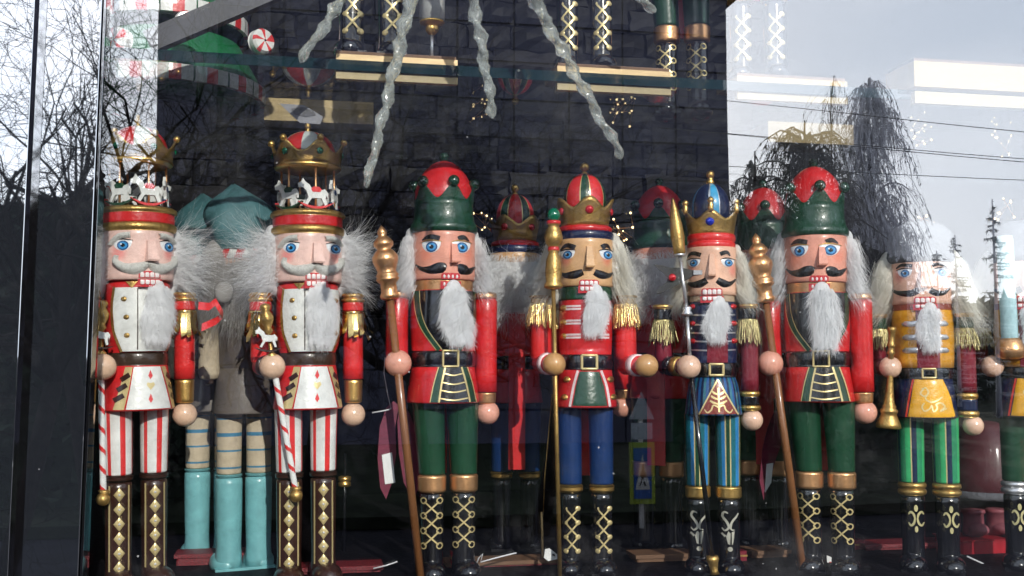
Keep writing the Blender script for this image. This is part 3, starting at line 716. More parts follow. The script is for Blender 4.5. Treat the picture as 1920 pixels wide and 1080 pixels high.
    f.part('dome', b, [redb, white], cr_)
    b = MB(); b.lathe([(6, f.Za(240)), (7, f.Za(235)), (4, f.Za(231)), (6, f.Za(227)), (6.5, f.Za(222)), (3.5, f.Za(218)), (4, f.Za(214)), (.5, f.Za(211))], (0, 0), 16); f.part('finial', b, goldd, cr_)
    for i in range(6):
        a = R(9+60*i); b = MB(); f.surf(577, 67, -a).disc(b, 577, 271, 6.5, 0, -1, 4); f.part('crown_gem', b, gem_g, cr_)
    # horses on poles
    hp = [(-31, 0), (-31, 5), (-26, 9), (-22, 9), (-23, 18), (-26, 24), (-30, 24), (-33, 29), (-27, 36), (-25, 41), (-23, 37), (-16, 34), (-10, 28), (-6, 24), (8, 24), (14, 28), (20, 24), (21, 14), (18, 15), (16, 20), (13, 16), (16, 8), (19, 0), (14, 0), (9, 10), (-10, 10), (-15, 4), (-17, 0), (-21, 0), (-17, 9), (-25, 4), (-26, 0)]
    hp = [(-26, 33), (-21, 36), (-19, 41), (-16, 36), (-9, 31), (-6, 25), (8, 24), (13, 26), (18, 20), (17, 12), (15, 17), (14, 12), (17, 2), (13, 1), (8, 12), (-6, 12), (-13, 1), (-17, 2), (-11, 13), (-14, 22), (-18, 27), (-25, 27)]
    for i, (ang, rk) in enumerate(((6, redb), (66, blue), (126, dred), (186, green), (246, redb), (306, green))):
        a = R(ang); M = Matrix.Translation((51*sin(a), -51*cos(a), z(384))) @ Matrix.Rotation(a, 4, 'Z')
        b = MB(); b.prism([(x*1.32, zz*1.28+6) for x, zz in hp], -2.5, 2.5, 0, M); ho = f.part('rocking_horse', b, white)
        b = MB(); k = 12
        P = [(-34+68*t/k, 3+9*(2*t/k-1)**2) for t in range(k+1)]+[(34-68*t/k, -2+12*(1-2*t/k)**2) for t in range(k+1)]
        b.prism([(x, zz+3) for x, zz in P], -3.4, 3.4, 0, M); f.part('rocker', b, rk, ho)
        b = MB(); b.prism([(-10, 39), (-5, 43), (5, 43), (11, 38), (8, 33), (-7, 33)], -3.2, 3.2, 0, M); f.part('saddle', b, rk, ho)
        b = MB(); b.tube([M @ Vector((0, 0, 0)), M @ Vector((0, 0, z(296)-z(384)))], 2.1, 10); f.part('pole', b, copper, ho)
    # arms
    arm_down(f, 663, 548, 760, 19.5, redb, 714, 23, paint('pale_hand_wood', (.78, .52, .36), rough=.22), 783)
    epaulette(f, 663, 543, 578, 628, 19, gold, redb, ribbon_gold, True, 3)
    arm_bent(f, 490, 548, 672, 18, redb, 513, 686, 24, MATS['pale_hand_wood'], 52, ((.45, 1.1, brown),))
    epaulette(f, 490, 543, 578, 628, 19, gold, redb, ribbon_gold, True, 4)
    return f
A = type_A(); place(A, 577, 1098, 11, tilt=-.8)
def cane(f, root, label):
    top = f.L(506, 600, 55); hand = f.L(513, 686, 56); bot = f.L(556, 925, 50)
    tip = f.L(499, 566, 57)
    b1 = MB(); lathe_along(b1, f.L(516, 690, 54), bot, [(5, 0), (5.6, .01)]+[(5.6, i/120) for i in range(2, 120)]+[(5.6, 1)], 32, 0, lambda a, z: 1 if ((a+z*360/36) % 360) < 95 else 0)
    b3 = MB(); b3.ball(bot+Vector((0, 0, -5)), 12, 0, 20, 14); lathe_along(b3, bot+Vector((0, 0, 12)), bot+Vector((0, 0, -4)), [(7, 0), (11, .2), (7, .45), (10, .7), (10, 1)], 20)
    b4 = MB(); lathe_along(b4, hand+Vector((0, 0, 14)), tip, [(6, 0), (10, .06), (4, .12), (4, .45), (9, .5), (6, .56), (12, .68), (13, .75), (7, .86), (11, .93), (8, .98), (1, 1)], 20)
    b5 = MB(); c = f.L(506, 632, 66); hp = [(-26, 33), (-21, 36), (-19, 41), (-16, 36), (-9, 31), (-6, 25), (8, 24), (13, 26), (18, 20), (17, 12), (15, 17), (14, 12), (17, 2), (13, 1), (8, 12), (-6, 12), (-13, 1), (-17, 2), (-11, 13), (-14, 22), (-18, 27), (-25, 27)]
    M = Matrix.Translation(c+Vector((0, 0, -18))); b5.prism([(x*.9, z*.95) for x, z in hp], -3, 3, 0, M)
    b6 = MB(); P = [(-24+48*t/10, -4+5*(2*t/10-1)**2) for t in range(11)]+[(24-48*t/10, -8+8*(1-2*t/10)**2) for t in range(11)]; b6.prism(P, -4, 4, 0, M)
    return held(root, f, 'candy_striped_staff', label, 'staff', tuple(bot), [('shaft', b1, [white, redb]), ('end_ball', b3, goldd), ('handle', b4, goldd), ('rocking_horse', b5, white), ('rocker', b6, brown)], 'staffs held by the nutcrackers')
caneA = cane(A, A.root, 'candy striped staff with rocking horse held by the second carousel nutcracker')
A1 = copy_tree(A.root, 'carousel nutcracker, red coat and striped trousers, close beside the dark window frame'); place(A1, 258, 1106, 16, keep=True, tilt=-1.4)
cane1 = copy_tree(caneA, 'candy striped staff with rocking horse partly hidden by the dark window frame'); fit_held(cane1, A1); cane1.rotation_euler.y += R(9); cane1.location.x -= .021

def rehair(c, fig, fn_h, fn_b):
    for o in kids(c):
        if o.name.split('.')[0] in ('hair', 'beard'): bpy.data.objects.remove(o)
    KIDS.clear()
    for o in (fn_h(), fn_b()): o.parent = c
rehair(A1, A, lambda: hair(A, 577, 425, 548, 64, 'frizz', hair_w, 911, 1.04), lambda: beard(A, 601, 535, 650, 19, 31, 60, hair_w, 912, 4))
# ============================================================ TYPE B: green hat, red coat
def laces(f, bo, x, y0, dy, n, hw, Rb, ring, m=goldp):
    S = f.surf(x, Rb); b = MB()
    for i in range(n):
        y = y0+dy*i
        for s_ in (-1, 1):
            if ring:
                S.stroke(b, [(x+s_*hw+5*cos(t*pi/4), y+5.5*sin(t*pi/4), 1.2) for t in range(9)], 0, .9, 0, 2)
            else: S.disc(b, x+s_*hw, y, 5, 0, .9, .6)
        if i < n-1:
            S.stroke(b, [(x-hw+2, y+2, 1.5), (x+hw-2, y+dy-2, 1.5)], 0, 1.3); S.stroke(b, [(x+hw-2, y+2, 1.5), (x-hw+2, y+dy-2, 1.5)], 0, 1.7)
    f.part('laces', b, m, bo)
def type_B():
    f = Fig(829, 1090, 10, 'nutcracker', 'tall nutcracker in green hat and red coat, left of the gold crowned one', 'large nutcrackers in the front row')
    Z = f.Z
    skin = skin_mat('salmon_skin', (0.78, 0.33, 0.235), (0.80, 0.25, 0.16), .010, [(-.022, -.022, (1090-490)*U), (.02, -.022, (1090-488)*U)])
    hand = paint('pink_hand', (.78, .37, .27), rough=.2)
    ls = legs(f, (809, 869), 31, 25, 752, 896, 930, green, black, 23, copper, xtop=(801, 866))
    for x, bo in ls: laces(f, bo, x-0, 944, 28.5, 4, 14.5, 23, True)
    br = lambda y: 60+3*sin((y-540)/118*pi)
    b = MB(); b.lathe([(50, Z(661)), (60, Z(658))]+[(br(658-116*i/8), Z(658-116*i/8)) for i in range(9)]+[(52, Z(537)), (40, Z(534))], (0, 0), 64); f.part('coat', b, red)
    S = f.surf(829, br); b = MB()
    S.poly(b, [(784, 541), (786, 575), (797, 615), (826, 656), (852, 656), (878, 615), (889, 575), (890, 541)], 0, .9, 0, 9)
    S.stroke(b, [(780, 541, 5), (783, 580, 5), (795, 618, 5), (822, 656, 4)], 1, 1.3); S.stroke(b, [(888, 541, 4), (888, 580, 4), (880, 618, 4), (858, 656, 4)], 1, 1.3)
    for o_ in (-5.5, 5.5): S.stroke(b, [(780+o_, 541, .8), (783+o_, 580, .8), (795+o_, 616, .8), (822+o_, 656, .8)], 2, 1.8)
    S.stroke(b, [(851, 652, 11), (851, 640, 10)], 3, 1.5)
    f.part('waistcoat', b, [black, green, goldp, dred])
    b = MB(); b.lathe(cyl_prof(56, 56, Z(543), Z(519), 2), (0, 0), 56); f.part('collar', b, copper)
    b = MB(); b.lathe(ring_prof(62.5, Z(688), Z(657), 2), (0, 0), 56); bl = f.part('belt', b, black)
    S = f.surf(829, 63); b = MB()
    for seg_ in ([(829, 657), (857, 657)], [(857, 657), (857, 687)], [(857, 687), (829, 687)], [(829, 687), (829, 657)]): S.stroke(b, [(*seg_[0], 2), (*seg_[1], 2)], 0, .6, 1.6, 4)
    f.part('buckle', b, goldp, bl)
    sk = lambda y: 60+9*((y-685)/72.)
    b = MB(); b.lathe([(45, Z(756)), (68, Z(757)), (69, Z(754)), (66, Z(730)), (62, Z(705)), (60, Z(688)), (50, Z(686))], (0, 0), 64); so = f.part('skirt', b, red)
    S = f.surf(829, sk); b = MB()
    S.poly(b, [(822, 688), (872, 688), (883, 720), (890, 755), (806, 755), (812, 720)], 1, .8, 0, 7)
    S.poly(b, [(833, 688), (862, 688), (871, 720), (878, 755), (822, 755), (827, 720)], 0, 1.3, 0, 7)
    for (xa, xb_, w_) in ((821, 806, .9), (873, 890, .9), (833, 822, 1.6), (862, 878, 1.6)): S.stroke(b, [(xa, 688, w_), ((xa+xb_)/2+(1 if xb_ > xa else -1)*1, 720, w_), (xb_, 755, w_)], 2, 1.9)
    for i, y in enumerate((701, 718, 733, 748)): S.stroke(b, [(831-2.8*i, y-1, 1.2), (848, y+3, 1.2), (865+3*i, y-1, 1.2)], 2, 1.9)
    f.part('front_panel', b, [black, green, goldp], so)
    face(f, 829, 60, 424, 520, skin, [(806, 457), (862, 457)], 15,
         [[(789, 444, 1), (803, 438, 4.5), (822, 442, 5)], [(856, 442, 5), (866, 438, 4.5), (876, 444, 1)]], (848, 451, 489, 8.5, 15),
         [[(777, 490, 1), (788, 499, 4), (804, 502, 8), (819, 499, 10.5), (829, 498, 9.5), (834, 499, 5)], [(855, 499, 5), (859, 499, 9.5), (868, 501, 10), (878, 502, 6), (888, 492, 1)]],
         (842, 508, 520, 524, 535, 17, 'round'), eyestyle=2)
    b = MB(); b.box(-15.0*1.25, 15.0*1.25, 60, 68, Z(900), Z(560)); b.box(-15.0, 15.0, 50, 62, Z(600), Z(560)); f.part('jaw_lever', b, red)
    hair(f, 829, 428, 548, 60, 'silk', hair_w, 21, .9); beard(f, 847, 534, 655, 19, 31, 62, hair_w, 22, 9)
    b = MB(); b.lathe([(58, Z(428)), (64, Z(424)), (65, Z(417)), (63, Z(410)), (59.5, Z(404)), (57, Z(390)), (56, Z(372)), (57, Z(362)), (52, Z(360))], (0, 0), 64)
    hat = f.part('hat', b, hatgreen)
    b = crown_band(f, 829, 364, 361, 334, 56.8, 59.5, 6, 8, 0, 1.2, 144, .95); f.part('hat_points', b, hatgreen, hat)
    for i in range(6):
        a = R(8+60*i); b = MB(); b.ball((59*sin(a), -59*cos(a), Z(329)), 11.2, 0, 18, 12)
        f.part('hat_ball', b, paint('ball_green', (.006, .045, .024), rough=.14, coat=.8), hat)
    b = MB(); b.lathe([(56.2, Z(366)), (56.2, Z(356))]+[(56.2*max(0, 1-u*u)**.60+.01, Z(356)+75*u) for u in [q/14 for q in range(1, 15)]], (0, 0), 56); f.part('hat_dome', b, paint('dome_red', (.62, .02, .025), rough=.3), hat)
    b = MB(); b.lathe([(8, f.Za(294)), (6, f.Za(290)), (9, f.Za(288))]+[(9*cos(t), f.Za(283)+6*sin(t)) for t in (0, .5, 1, 1.5)], (0, 0), 18); f.part('finial', b, MATS['ball_green'], hat)
    arm_down(f, 911, 552, 760, 21.5, red, 738, 23, hand, 778, 914, copper, copper, 540)
    arm_bent(f, 742, 552, 668, 21, red, 746, 681, 25, hand, 50, ((.5, .9, red),), copper, 540)
    return f
B = type_B(); place(B, 829, 1090, 10)
def staffB(f, root, label):
    tip = f.L(713, 418, 62); j = f.L(731, 560, 60); bot = f.L(790, 1086, 52)
    b1 = MB(); lathe_along(b1, bot, j, [(7.5, 0), (7.5, .5), (7, 1)], 16)
    pr = [(12, 0), (17, .02), (18, .06), (15, .10), (15, .22), (20, .25), (22, .28), (19, .30), (22, .325), (19, .35), (17, .38), (20, .44), (24, .52), (24, .58), (17, .65), (12, .68), (18, .72), (18.5, .77), (12, .83), (7, .86), (9, .89), (8, .93), (4, .97), (.5, 1)]
    b2 = MB(); lathe_along(b2, j, tip, pr, 32)
    return held(root, f, 'wooden_staff', label, 'staff', tuple(bot), [('pole', b1, pole_w), ('turned_head', b2, copper)], 'staffs held by the nutcrackers')
sB = staffB(B, B.root, 'brown staff with turned copper head, between the right candy striped and left green hatted nutcrackers')
B6 = copy_tree(B.root, 'green hatted nutcracker in red coat, between the blue crowned and yellow coated ones'); place(B6, 1541, 1079, 3, keep=True)
rehair(B6, B, lambda: hair(B, 829, 426, 560, 60, 'silk', hair_w, 921, 1.0), lambda: beard(B, 850, 534, 662, 20, 28, 62, hair_w, 922, -2))
sB6 = copy_tree(sB, 'brown staff with turned copper head, to the right of the blue crowned nutcracker'); fit_held(sB6, B6); sB6.location.x += .006

# ============================================================ TYPE C: gold crown, red and green dome
def type_C():
    f = Fig(1100, 1084, 4, 'nutcracker', 'gold crowned nutcracker in red coat and blue trousers, between green and blue crowned ones', 'large nutcrackers in the front row')
    Z = f.Z
    skin = skin_mat('tan_wood_skin', (0.66, 0.38, 0.18), (0.75, 0.20, 0.13), .010, [(-.020, -.018, (1084-497)*U), (.020, -.018, (1084-497)*U)])
    ls = legs(f, (1070, 1129), 23.5, 22, 762, 915, 931, blue, black, 20, gold, cuffstyle=0, xtop=(1068, 1128))
    for x, bo in ls: laces(f, bo, x+3, 960, 27, 4, 11.5, 20, False)
    br = lambda y: 49+2*sin((y-560)/105*pi)
    b = MB(); b.lathe([(42, Z(668)), (49, Z(665))]+[(br(665-105*i/8), Z(665-105*i/8)) for i in range(9)]+[(45, Z(552)), (40, Z(548))], (0, 0), 64); co = f.part('coat', b, red)
    S = f.surf(1100, br); b = MB()
    for y in (574, 602, 629):
        for dy in (-2.8, 2.8):
            S.stroke(b, [(1064, y+dy, 1.9), (1092, y+dy, 1.9)], 0, .9); S.stroke(b, [(1124, y+dy, 1.9), (1144, y+dy, 1.9)], 0, .9)
        S.disc(b, 1059, y, 6, 1, .8, 3)
    f.part('braid', b, [pinkw, gold], co)
    b = MB(); b.lathe(cyl_prof(51, 49, Z(559), Z(530), 2), (0, 0), 56); f.part('collar', b, green)
    b = MB(); b.lathe(ring_prof(51, Z(694), Z(664), 2), (0, 0), 56); bl = f.part('belt', b, black)
    S = f.surf(1100, 51.5); b = MB()
    for seg_ in ([(1093, 666), (1121, 666)], [(1121, 666), (1121, 692)], [(1121, 692), (1093, 692)], [(1093, 692), (1093, 666)]): S.stroke(b, [(*seg_[0], 2.6), (*seg_[1], 2.6)], 0, .6, 1.6, 4)
    f.part('buckle', b, goldp, bl)
    sk = lambda y: 49+10*((y-693)/73.)
    b = MB(); b.lathe([(40, Z(765)), (58, Z(766)), (59, Z(763)), (56, Z(740)), (52, Z(712)), (49.5, Z(694)), (40, Z(692))], (0, 0), 64); so = f.part('skirt', b, red)
    S = f.surf(1100, sk); b = MB()
    S.poly(b, [(1088, 695), (1126, 695), (1136, 725), (1142, 764), (1073, 764), (1080, 725)], 0, .8, .6, 7)
    for (xa, xm, xb_) in ((1086, 1078, 1071), (1128, 1138, 1144)): S.stroke(b, [(xa, 695, 2.3), (xm, 725, 2.3), (xb_, 764, 2.3)], 1, 1.3)
    for (x, y) in ((1065, 712), (1061, 746), (1147, 712), (1152, 746)): S.disc(b, x, y, 6.5, 2, .8, 3)
    f.part('front_panel', b, [green, pinkw, gold], so)
    face(f, 1100, 53, 438, 533, skin, [(1067, 471), (1141, 471)], 12,
         [[(1053, 462, 1), (1066, 453, 4), (1082, 459, 5)], [(1131, 458, 5), (1140, 453, 4), (1148, 461, 1)]], (1108, 456, 498, 8, 15),
         [[(1053, 504, 1), (1063, 511, 5), (1080, 511, 8), (1096, 506, 6)], [(1117, 506, 6), (1130, 511, 8), (1144, 511, 5), (1152, 504, 1)]],
         (1107, 521, 532, 533, 543, 18, 'square'), eyestyle=1)
    b = MB(); b.box(-13.5*1.25, 13.5*1.25, 60, 68, Z(905), Z(575)); b.box(-13.5, 13.5, 50, 62, Z(615), Z(575)); f.part('jaw_lever', b, red)
    hair(f, 1100, 440, 560, 53, 'silk', hair_c, 31, 1.3); beard(f, 1116, 542, 634, 18, 24, 51, hair_w, 32)
    b = MB(); b.lathe(ring_prof(55, Z(441), Z(424), 3), (0, 0), 56, 0); b.lathe(ring_prof(52, Z(426), Z(413), 4), (0, 0), 56, 1); b.lathe([(40, Z(416)), (44, Z(412)), (10, Z(411))], (0, 0), 40, 1)
    f.part('hat_band', b, [navy, red])
    b = crown_band(f, 1100, 415, 378, 358, 45, 56, 5, 6, 0, 3, 120, .9); cr_ = f.part('crown', b, goldd)
    for i in range(5):
        a = R(6+72*i); b = MB(); f.surf(1100, 51, -a).disc(b, 1100, 384, 8, 0, .5, 3.5); f.part('crown_gem', b, gem_r, cr_)
    b = MB()
    def seg_c(a, z):
        q = ((a+14) % 72); return 1 if q < 24 else (2 if q < 27 or q > 69 else 0)
    b.lathe([(38, Z(414))]+dome(41, f.Za(372), 52, 14), (0, 0), 120, 0, seg_c); f.part('dome', b, [redb, green, goldp], cr_)
    b = MB(); b.lathe([(9, f.Za(322)), (6, f.Za(318)), (5, f.Za(315))], (0, 0), 16); b.ball((0, 0, f.Za(306)), 9, 0, 18, 12); f.part('finial', b, gold, cr_)
    for s_, px, hx in ((-1, 1016, 1042), (1, 1177, 1212)):
        st = arm_bent(f, px, 560, 668, 20, redb, hx, 683 if s_ < 0 else 686, 21.5, wood, 58, ((.52, 1.05, pinkw),))
        epaulette(f, px, 548, 566, 612, 20, goldd, goldd, ribbon_gold, False, 40+s_)
    return f
Cc = type_C(); place(Cc, 1100, 1084, 4)
def staffC(f, root):
    bot = f.L(1051, 1082, 50); j = f.L(1041, 540, 62); tip = f.L(1042, 383, 62)
    b1 = MB(); lathe_along(b1, bot, j, [(4, 0), (4, .5), (4, 1)], 12)
    b2 = MB(); lathe_along(b2, j, tip, [(10, 0), (17, .02), (18, .05), (14, .09), (16, .2), (14, .36), (9, .44), (11, .475), (11, .5), (10, .52), (15, .56), (18, .64), (14, .72), (10, .78), (13, .80), (13, .84), (8, .845)], 28, 0, lambda a, z: 1 if (.445 < z/157 < .52 or .78 < z/157 < .83) else 0)
    b3 = MB(); b3.ball(tip+Vector((0, 0, -14)), 12.5, 0, 20, 14, (1, 1, 1.15))
    return held(root, f, 'gold_sceptre', 'thin gold sceptre with green ball held by the gold crowned nutcracker', 'sceptre', tuple(bot), [('rod', b1, goldd), ('turned_head', b2, [goldd, red]), ('ball', b3, paint('sceptre_green', (.0, .16, .08), rough=.12, coat=1))])
staffC(Cc, Cc.root)

# ============================================================ TYPE D: blue crown, navy jacket
def type_D():
    f = Fig(1342, 1082, 2, 'nutcracker', 'blue gem crowned nutcracker in navy jacket and blue striped trousers', 'large nutcrackers in the front row')
    Z = f.Z
    skin = skin_mat('peach_skin', (0.80, 0.47, 0.33), (0.80, 0.25, 0.20), .009, [(-.020, -.014, (1082-520)*U), (.020, -.014, (1082-518)*U)])
    def st(a, z):
        q = (a+180) % 72
        return 0 if q < 20 else 1 if q < 24 else 2 if q < 44 else 1 if q < 48 else 3
    ls = legs(f, (1311, 1368), 24, 22, 778, 918, 942, None, black, 21, gold, [paint('leg_blue', (.03, .22, .5)), goldp, green, paint('leg_teal', (.01, .13, .16))], st)
    for x, bo in ls:
        S = f.surf(x, 21); b = MB()
        S.stroke(b, [(x-2, 968, 1), (x-9, 966, 2), (x-12, 974, 2.2), (x-4, 985, 2.4), (x-1, 995, 2.2), (x-8, 1001, 1.6), (x-13, 996, 1)], 0, .8)
        S.stroke(b, [(x+16, 968, 1), (x+13, 974, 1.7), (x+4, 986, 2), (x+3, 998, 1.6), (x+9, 1000, 1)], 0, .8)
        S.stroke(b, [(x-14, 1006, 2), (x-7, 1012, 2)], 0, .8); S.poly(b, [(x-2, 1002), (x+2, 1006), (x+1, 1028), (x-3, 1026), (x-6, 1012)], 0, .8); S.poly(b, [(x+4, 1004), (x+9, 1002), (x+8, 1014), (x+6, 1026), (x+4, 1028)], 0, .8)
        S.disc(b, x+1, 1036, 4.5, 0, .8)
        f.part('boot_ornament', b, mat('pewter_print', (.5, .48, .40), rough=.4, metal=.3), bo)
    br = lambda y: 44+2*sin((y-562)/118*pi)
    b = MB(); b.lathe([(38, Z(683)), (44, Z(680))]+[(br(680-116*i/8), Z(680-116*i/8)) for i in range(9)]+[(40, Z(558))], (0, 0), 64); co = f.part('jacket', b, navy)
    S = f.surf(1342, br); b = MB()
    for y in (587, 606, 622, 638, 655): S.stroke(b, [(1301, y, 1.5), (1342, y+2, 1.5), (1384, y, 1.5)], 0, .8)
    S.poly(b, [(1332, 600), (1369, 600), (1369, 680), (1332, 680)], 1, 1.3)
    for y in (571, 604, 638):
        for x in (1305, 1382): S.disc(b, x, y, 5.5, 2, 1, 3.5)
    f.part('jacket_trim', b, [silver, dred, gem_r], co)
    b = MB(); b.lathe(cyl_prof(44, 43, Z(563), Z(547), 2), (0, 0), 48); f.part('collar', b, paint('beige_paint', (.45, .33, .22)))
    b = MB(); b.lathe(ring_prof(45, Z(708), Z(679), 2), (0, 0), 56); bl = f.part('belt', b, black)
    S = f.surf(1342, 45.5); b = MB()
    for seg_ in ([(1336, 683), (1361, 683)], [(1361, 683), (1361, 704)], [(1361, 704), (1336, 704)], [(1336, 704), (1336, 683)]): S.stroke(b, [(*seg_[0], 2.4), (*seg_[1], 2.4)], 0, .6, 1.5, 4)
    f.part('buckle', b, goldp, bl)
    sk = lambda y: 40+14*math.sqrt(max(0, (y-707)/73.))
    b = MB(); b.lathe([(40, Z(779)), (53, Z(781)), (54, Z(778))]+[(sk(778-70*i/6), Z(778-70*i/6)) for i in range(1, 7)]+[(38, Z(706))], (0, 0), 60, 0, lambda a, z: (0, 1, 0, 2)[int((a+180)//5) % 4]); so = f.part('skirt', b, [navy, paint('mid_blue', (.02, .10, .30)), paint('teal_stripe', (.03, .16, .22))])
    S = f.surf(1342, sk); b = MB()
    S.poly(b, [(1350, 714), (1384, 778), (1317, 778)], 0, 1, 0, 7)
    S.stroke(b, [(1350, 712, 1.3), (1316, 779, 1.3)], 1, 1.5); S.stroke(b, [(1350, 712, 1.3), (1386, 779, 1.3)], 1, 1.5); S.stroke(b, [(1351, 728, 1.5), (1352, 774, 1.5)], 1, 1.5)
    for i in range(3):
        y = 738+9*i
        for s_ in (-1, 1): S.stroke(b, [(1351, y+3, 1), (1351+s_*(7+i), y, 2), (1351+s_*(11+2*i), y-4, 1.4)], 1, 1.5)
    for s_ in (-1, 1): S.stroke(b, [(1351, 765, 1.4), (1351+s_*9, 761, 1.4), (1351+s_*13, 770, 1.4), (1351+s_*20, 775, 1.4), (1351+s_*25, 769, 1)], 1, 1.5)
    f.part('front_panel', b, [paint('rust_red', (.24, .03, .02)), goldp], so)
    face(f, 1342, 47, 454, 550, skin, [(1309, 486), (1372, 487)], 10.5,
         [[(1296, 474, 1), (1307, 467, 3.6), (1323, 472, 4)], [(1358, 471, 4), (1370, 467, 3.6), (1376, 474, 1)]], (1343, 470, 514, 7, 13),
         [[(1295, 521, 1), (1305, 528, 5), (1320, 528, 7.5), (1333, 521, 6)], [(1352, 521, 6), (1365, 528, 7.5), (1377, 527, 4), (1386, 518, 1)]],
         (1342, 537, 550, 552, 561, 19, 'square'), eyestyle=1)
    hair(f, 1342, 458, 560, 47, 'silk', hair_c, 51, .95); beard(f, 1350, 563, 645, 16, 23, 47, hair_w, 52)
    b = MB(); b.lathe(ring_prof(46, Z(458), Z(444), 3), (0, 0), 56); b.lathe(ring_prof(46, Z(445), Z(428), 3), (0, 0), 56); f.part('hat_band', b, redb)
    b = crown_band(f, 1342, 431, 400, 384, 43, 51, 5, -2, 0, 3, 120, 1.0); cr_ = f.part('crown', b, goldd)
    for i in range(5):
        a = R(-2+72*i); b = MB(); b.lathe([(4, Z(388)), (5, Z(384)), (5.5, Z(374)), (4, Z(371)), (6, Z(368)), (6, Z(364)), (3, Z(360)), (.5, Z(359))], (50*sin(a), -50*cos(a)), 14)
        f.part('crown_pin', b, gold, cr_)
    b = MB(); f.surf(1342, 47).disc(b, 1340, 407, 8, 0, .6, 4); f.part('crown_gem', b, gem_b, cr_)
    b = MB(); b.lathe([(36, Z(428))]+dome(36, f.Za(388), 48, 14), (0, 0), 120, 0, lambda a, z: 1 if 8 < ((a+10) % 90) < 34 else (2 if ((a+10) % 90) < 8 or 34 <= ((a+10) % 90) < 38 else 0)); f.part('dome', b, [navy, sky_b, silver], cr_)
    b = MB(); b.lathe([(7, f.Za(342)), (8, f.Za(336)), (6, f.Za(331)), (5, f.Za(328)), (7, f.Za(325)), (8, f.Za(319)), (6, f.Za(314)), (.5, f.Za(312))], (0, 0), 20); f.part('finial', b, gold, cr_)
    arm_down(f, 1410, 600, 772, 17, dred, 735, 20.5, MATS['peach_hand'] if 'peach_hand' in MATS else paint('peach_hand', (.78, .50, .36), rough=.2), 791, 1413, cuffparts=black)
    epaulette(f, 1408, 565, 597, 645, 17, gold, black, oliveg, False, 61)
    arm_bent(f, 1250, 600, 672, 17, dred, 1298, 688, 22.5, MATS['peach_hand'], 52, ((.30, 1.12, black), (.56, 1.1, goldd)))
    epaulette(f, 1249, 565, 597, 645, 17, gold, black, oliveg, False, 62)
    return f
Dd = type_D(); place(Dd, 1342, 1082, 2)
def halberd(f, root):
    tip = f.L(1272, 362, 66); a1 = f.L(1284, 472, 64); a2 = f.L(1296, 588, 62); hand = f.L(1301, 688, 58); bot = f.L(1340, 1078, 50); b0 = f.L(1336, 1044, 50)
    b1 = MB(); lathe_along(b1, a1, tip, [(9, 0), (11, .03), (11, .12), (13, .3), (11, .55), (7, .8), (3, .95), (1, 1)], 24)
    b2 = MB(); b2.tube([a1, a2], 3.6, 14); lathe_along(b2, a1+Vector((0, 0, -4)), a1+Vector((0, 0, 8)), [(9, 0), (11, .3), (7, .5), (10, .8), (8, 1)], 20); lathe_along(b2, a2+Vector((0, 0, -2)), a2+Vector((0, 0, 16)), [(9, 0), (11, .2), (7, .5), (9, .8), (4, 1)], 20); b2.tube([a2, hand], 3.6, 12)
    b3 = MB(); b3.tube([hand, b0], 4.6, 14)
    b4 = MB(); lathe_along(b4, bot, b0, [(9, 0), (7, .2), (9, .6), (12, .8), (10, 1)], 20)
    P = [(1235, 491), (1250, 493), (1268, 498), (1286, 498), (1308, 503), (1322, 506), (1324, 512), (1308, 514), (1300, 520), (1284, 528), (1266, 538), (1250, 546), (1240, 548), (1246, 536), (1258, 527), (1262, 517), (1252, 507)]
    b5 = MB(); vs = [f.L(x, y, 66) for x, y in P]+[f.L(x, y, 60) for x, y in P]; n = len(P)
    b5.add(vs, [tuple(range(n)), tuple(range(2*n-1, n-1, -1))]+[(i, n+i, n+(i+1) % n, (i+1) % n) for i in range(n)], 0, False)
    b6 = MB(); b6.ball(f.L(1270, 517, 70), 7, 0, 16, 10, (1, .6, 1)); b7 = MB(); b7.box(-8, 8, -2, 2, -4, 4, 0, Matrix.Translation(f.L(1317, 508, 68)))
    return held(root, f, 'halberd', 'grey bladed halberd with gold spike held by the blue crowned nutcracker', 'halberd', tuple(bot), [('spike', b1, goldd), ('rod', b2, silver), ('pole', b3, black), ('foot', b4, gold), ('blade', b5, greyblade), ('blade_gem', b6, gem_r), ('blade_tip', b7, silver)])
halberd(Dd, Dd.root)

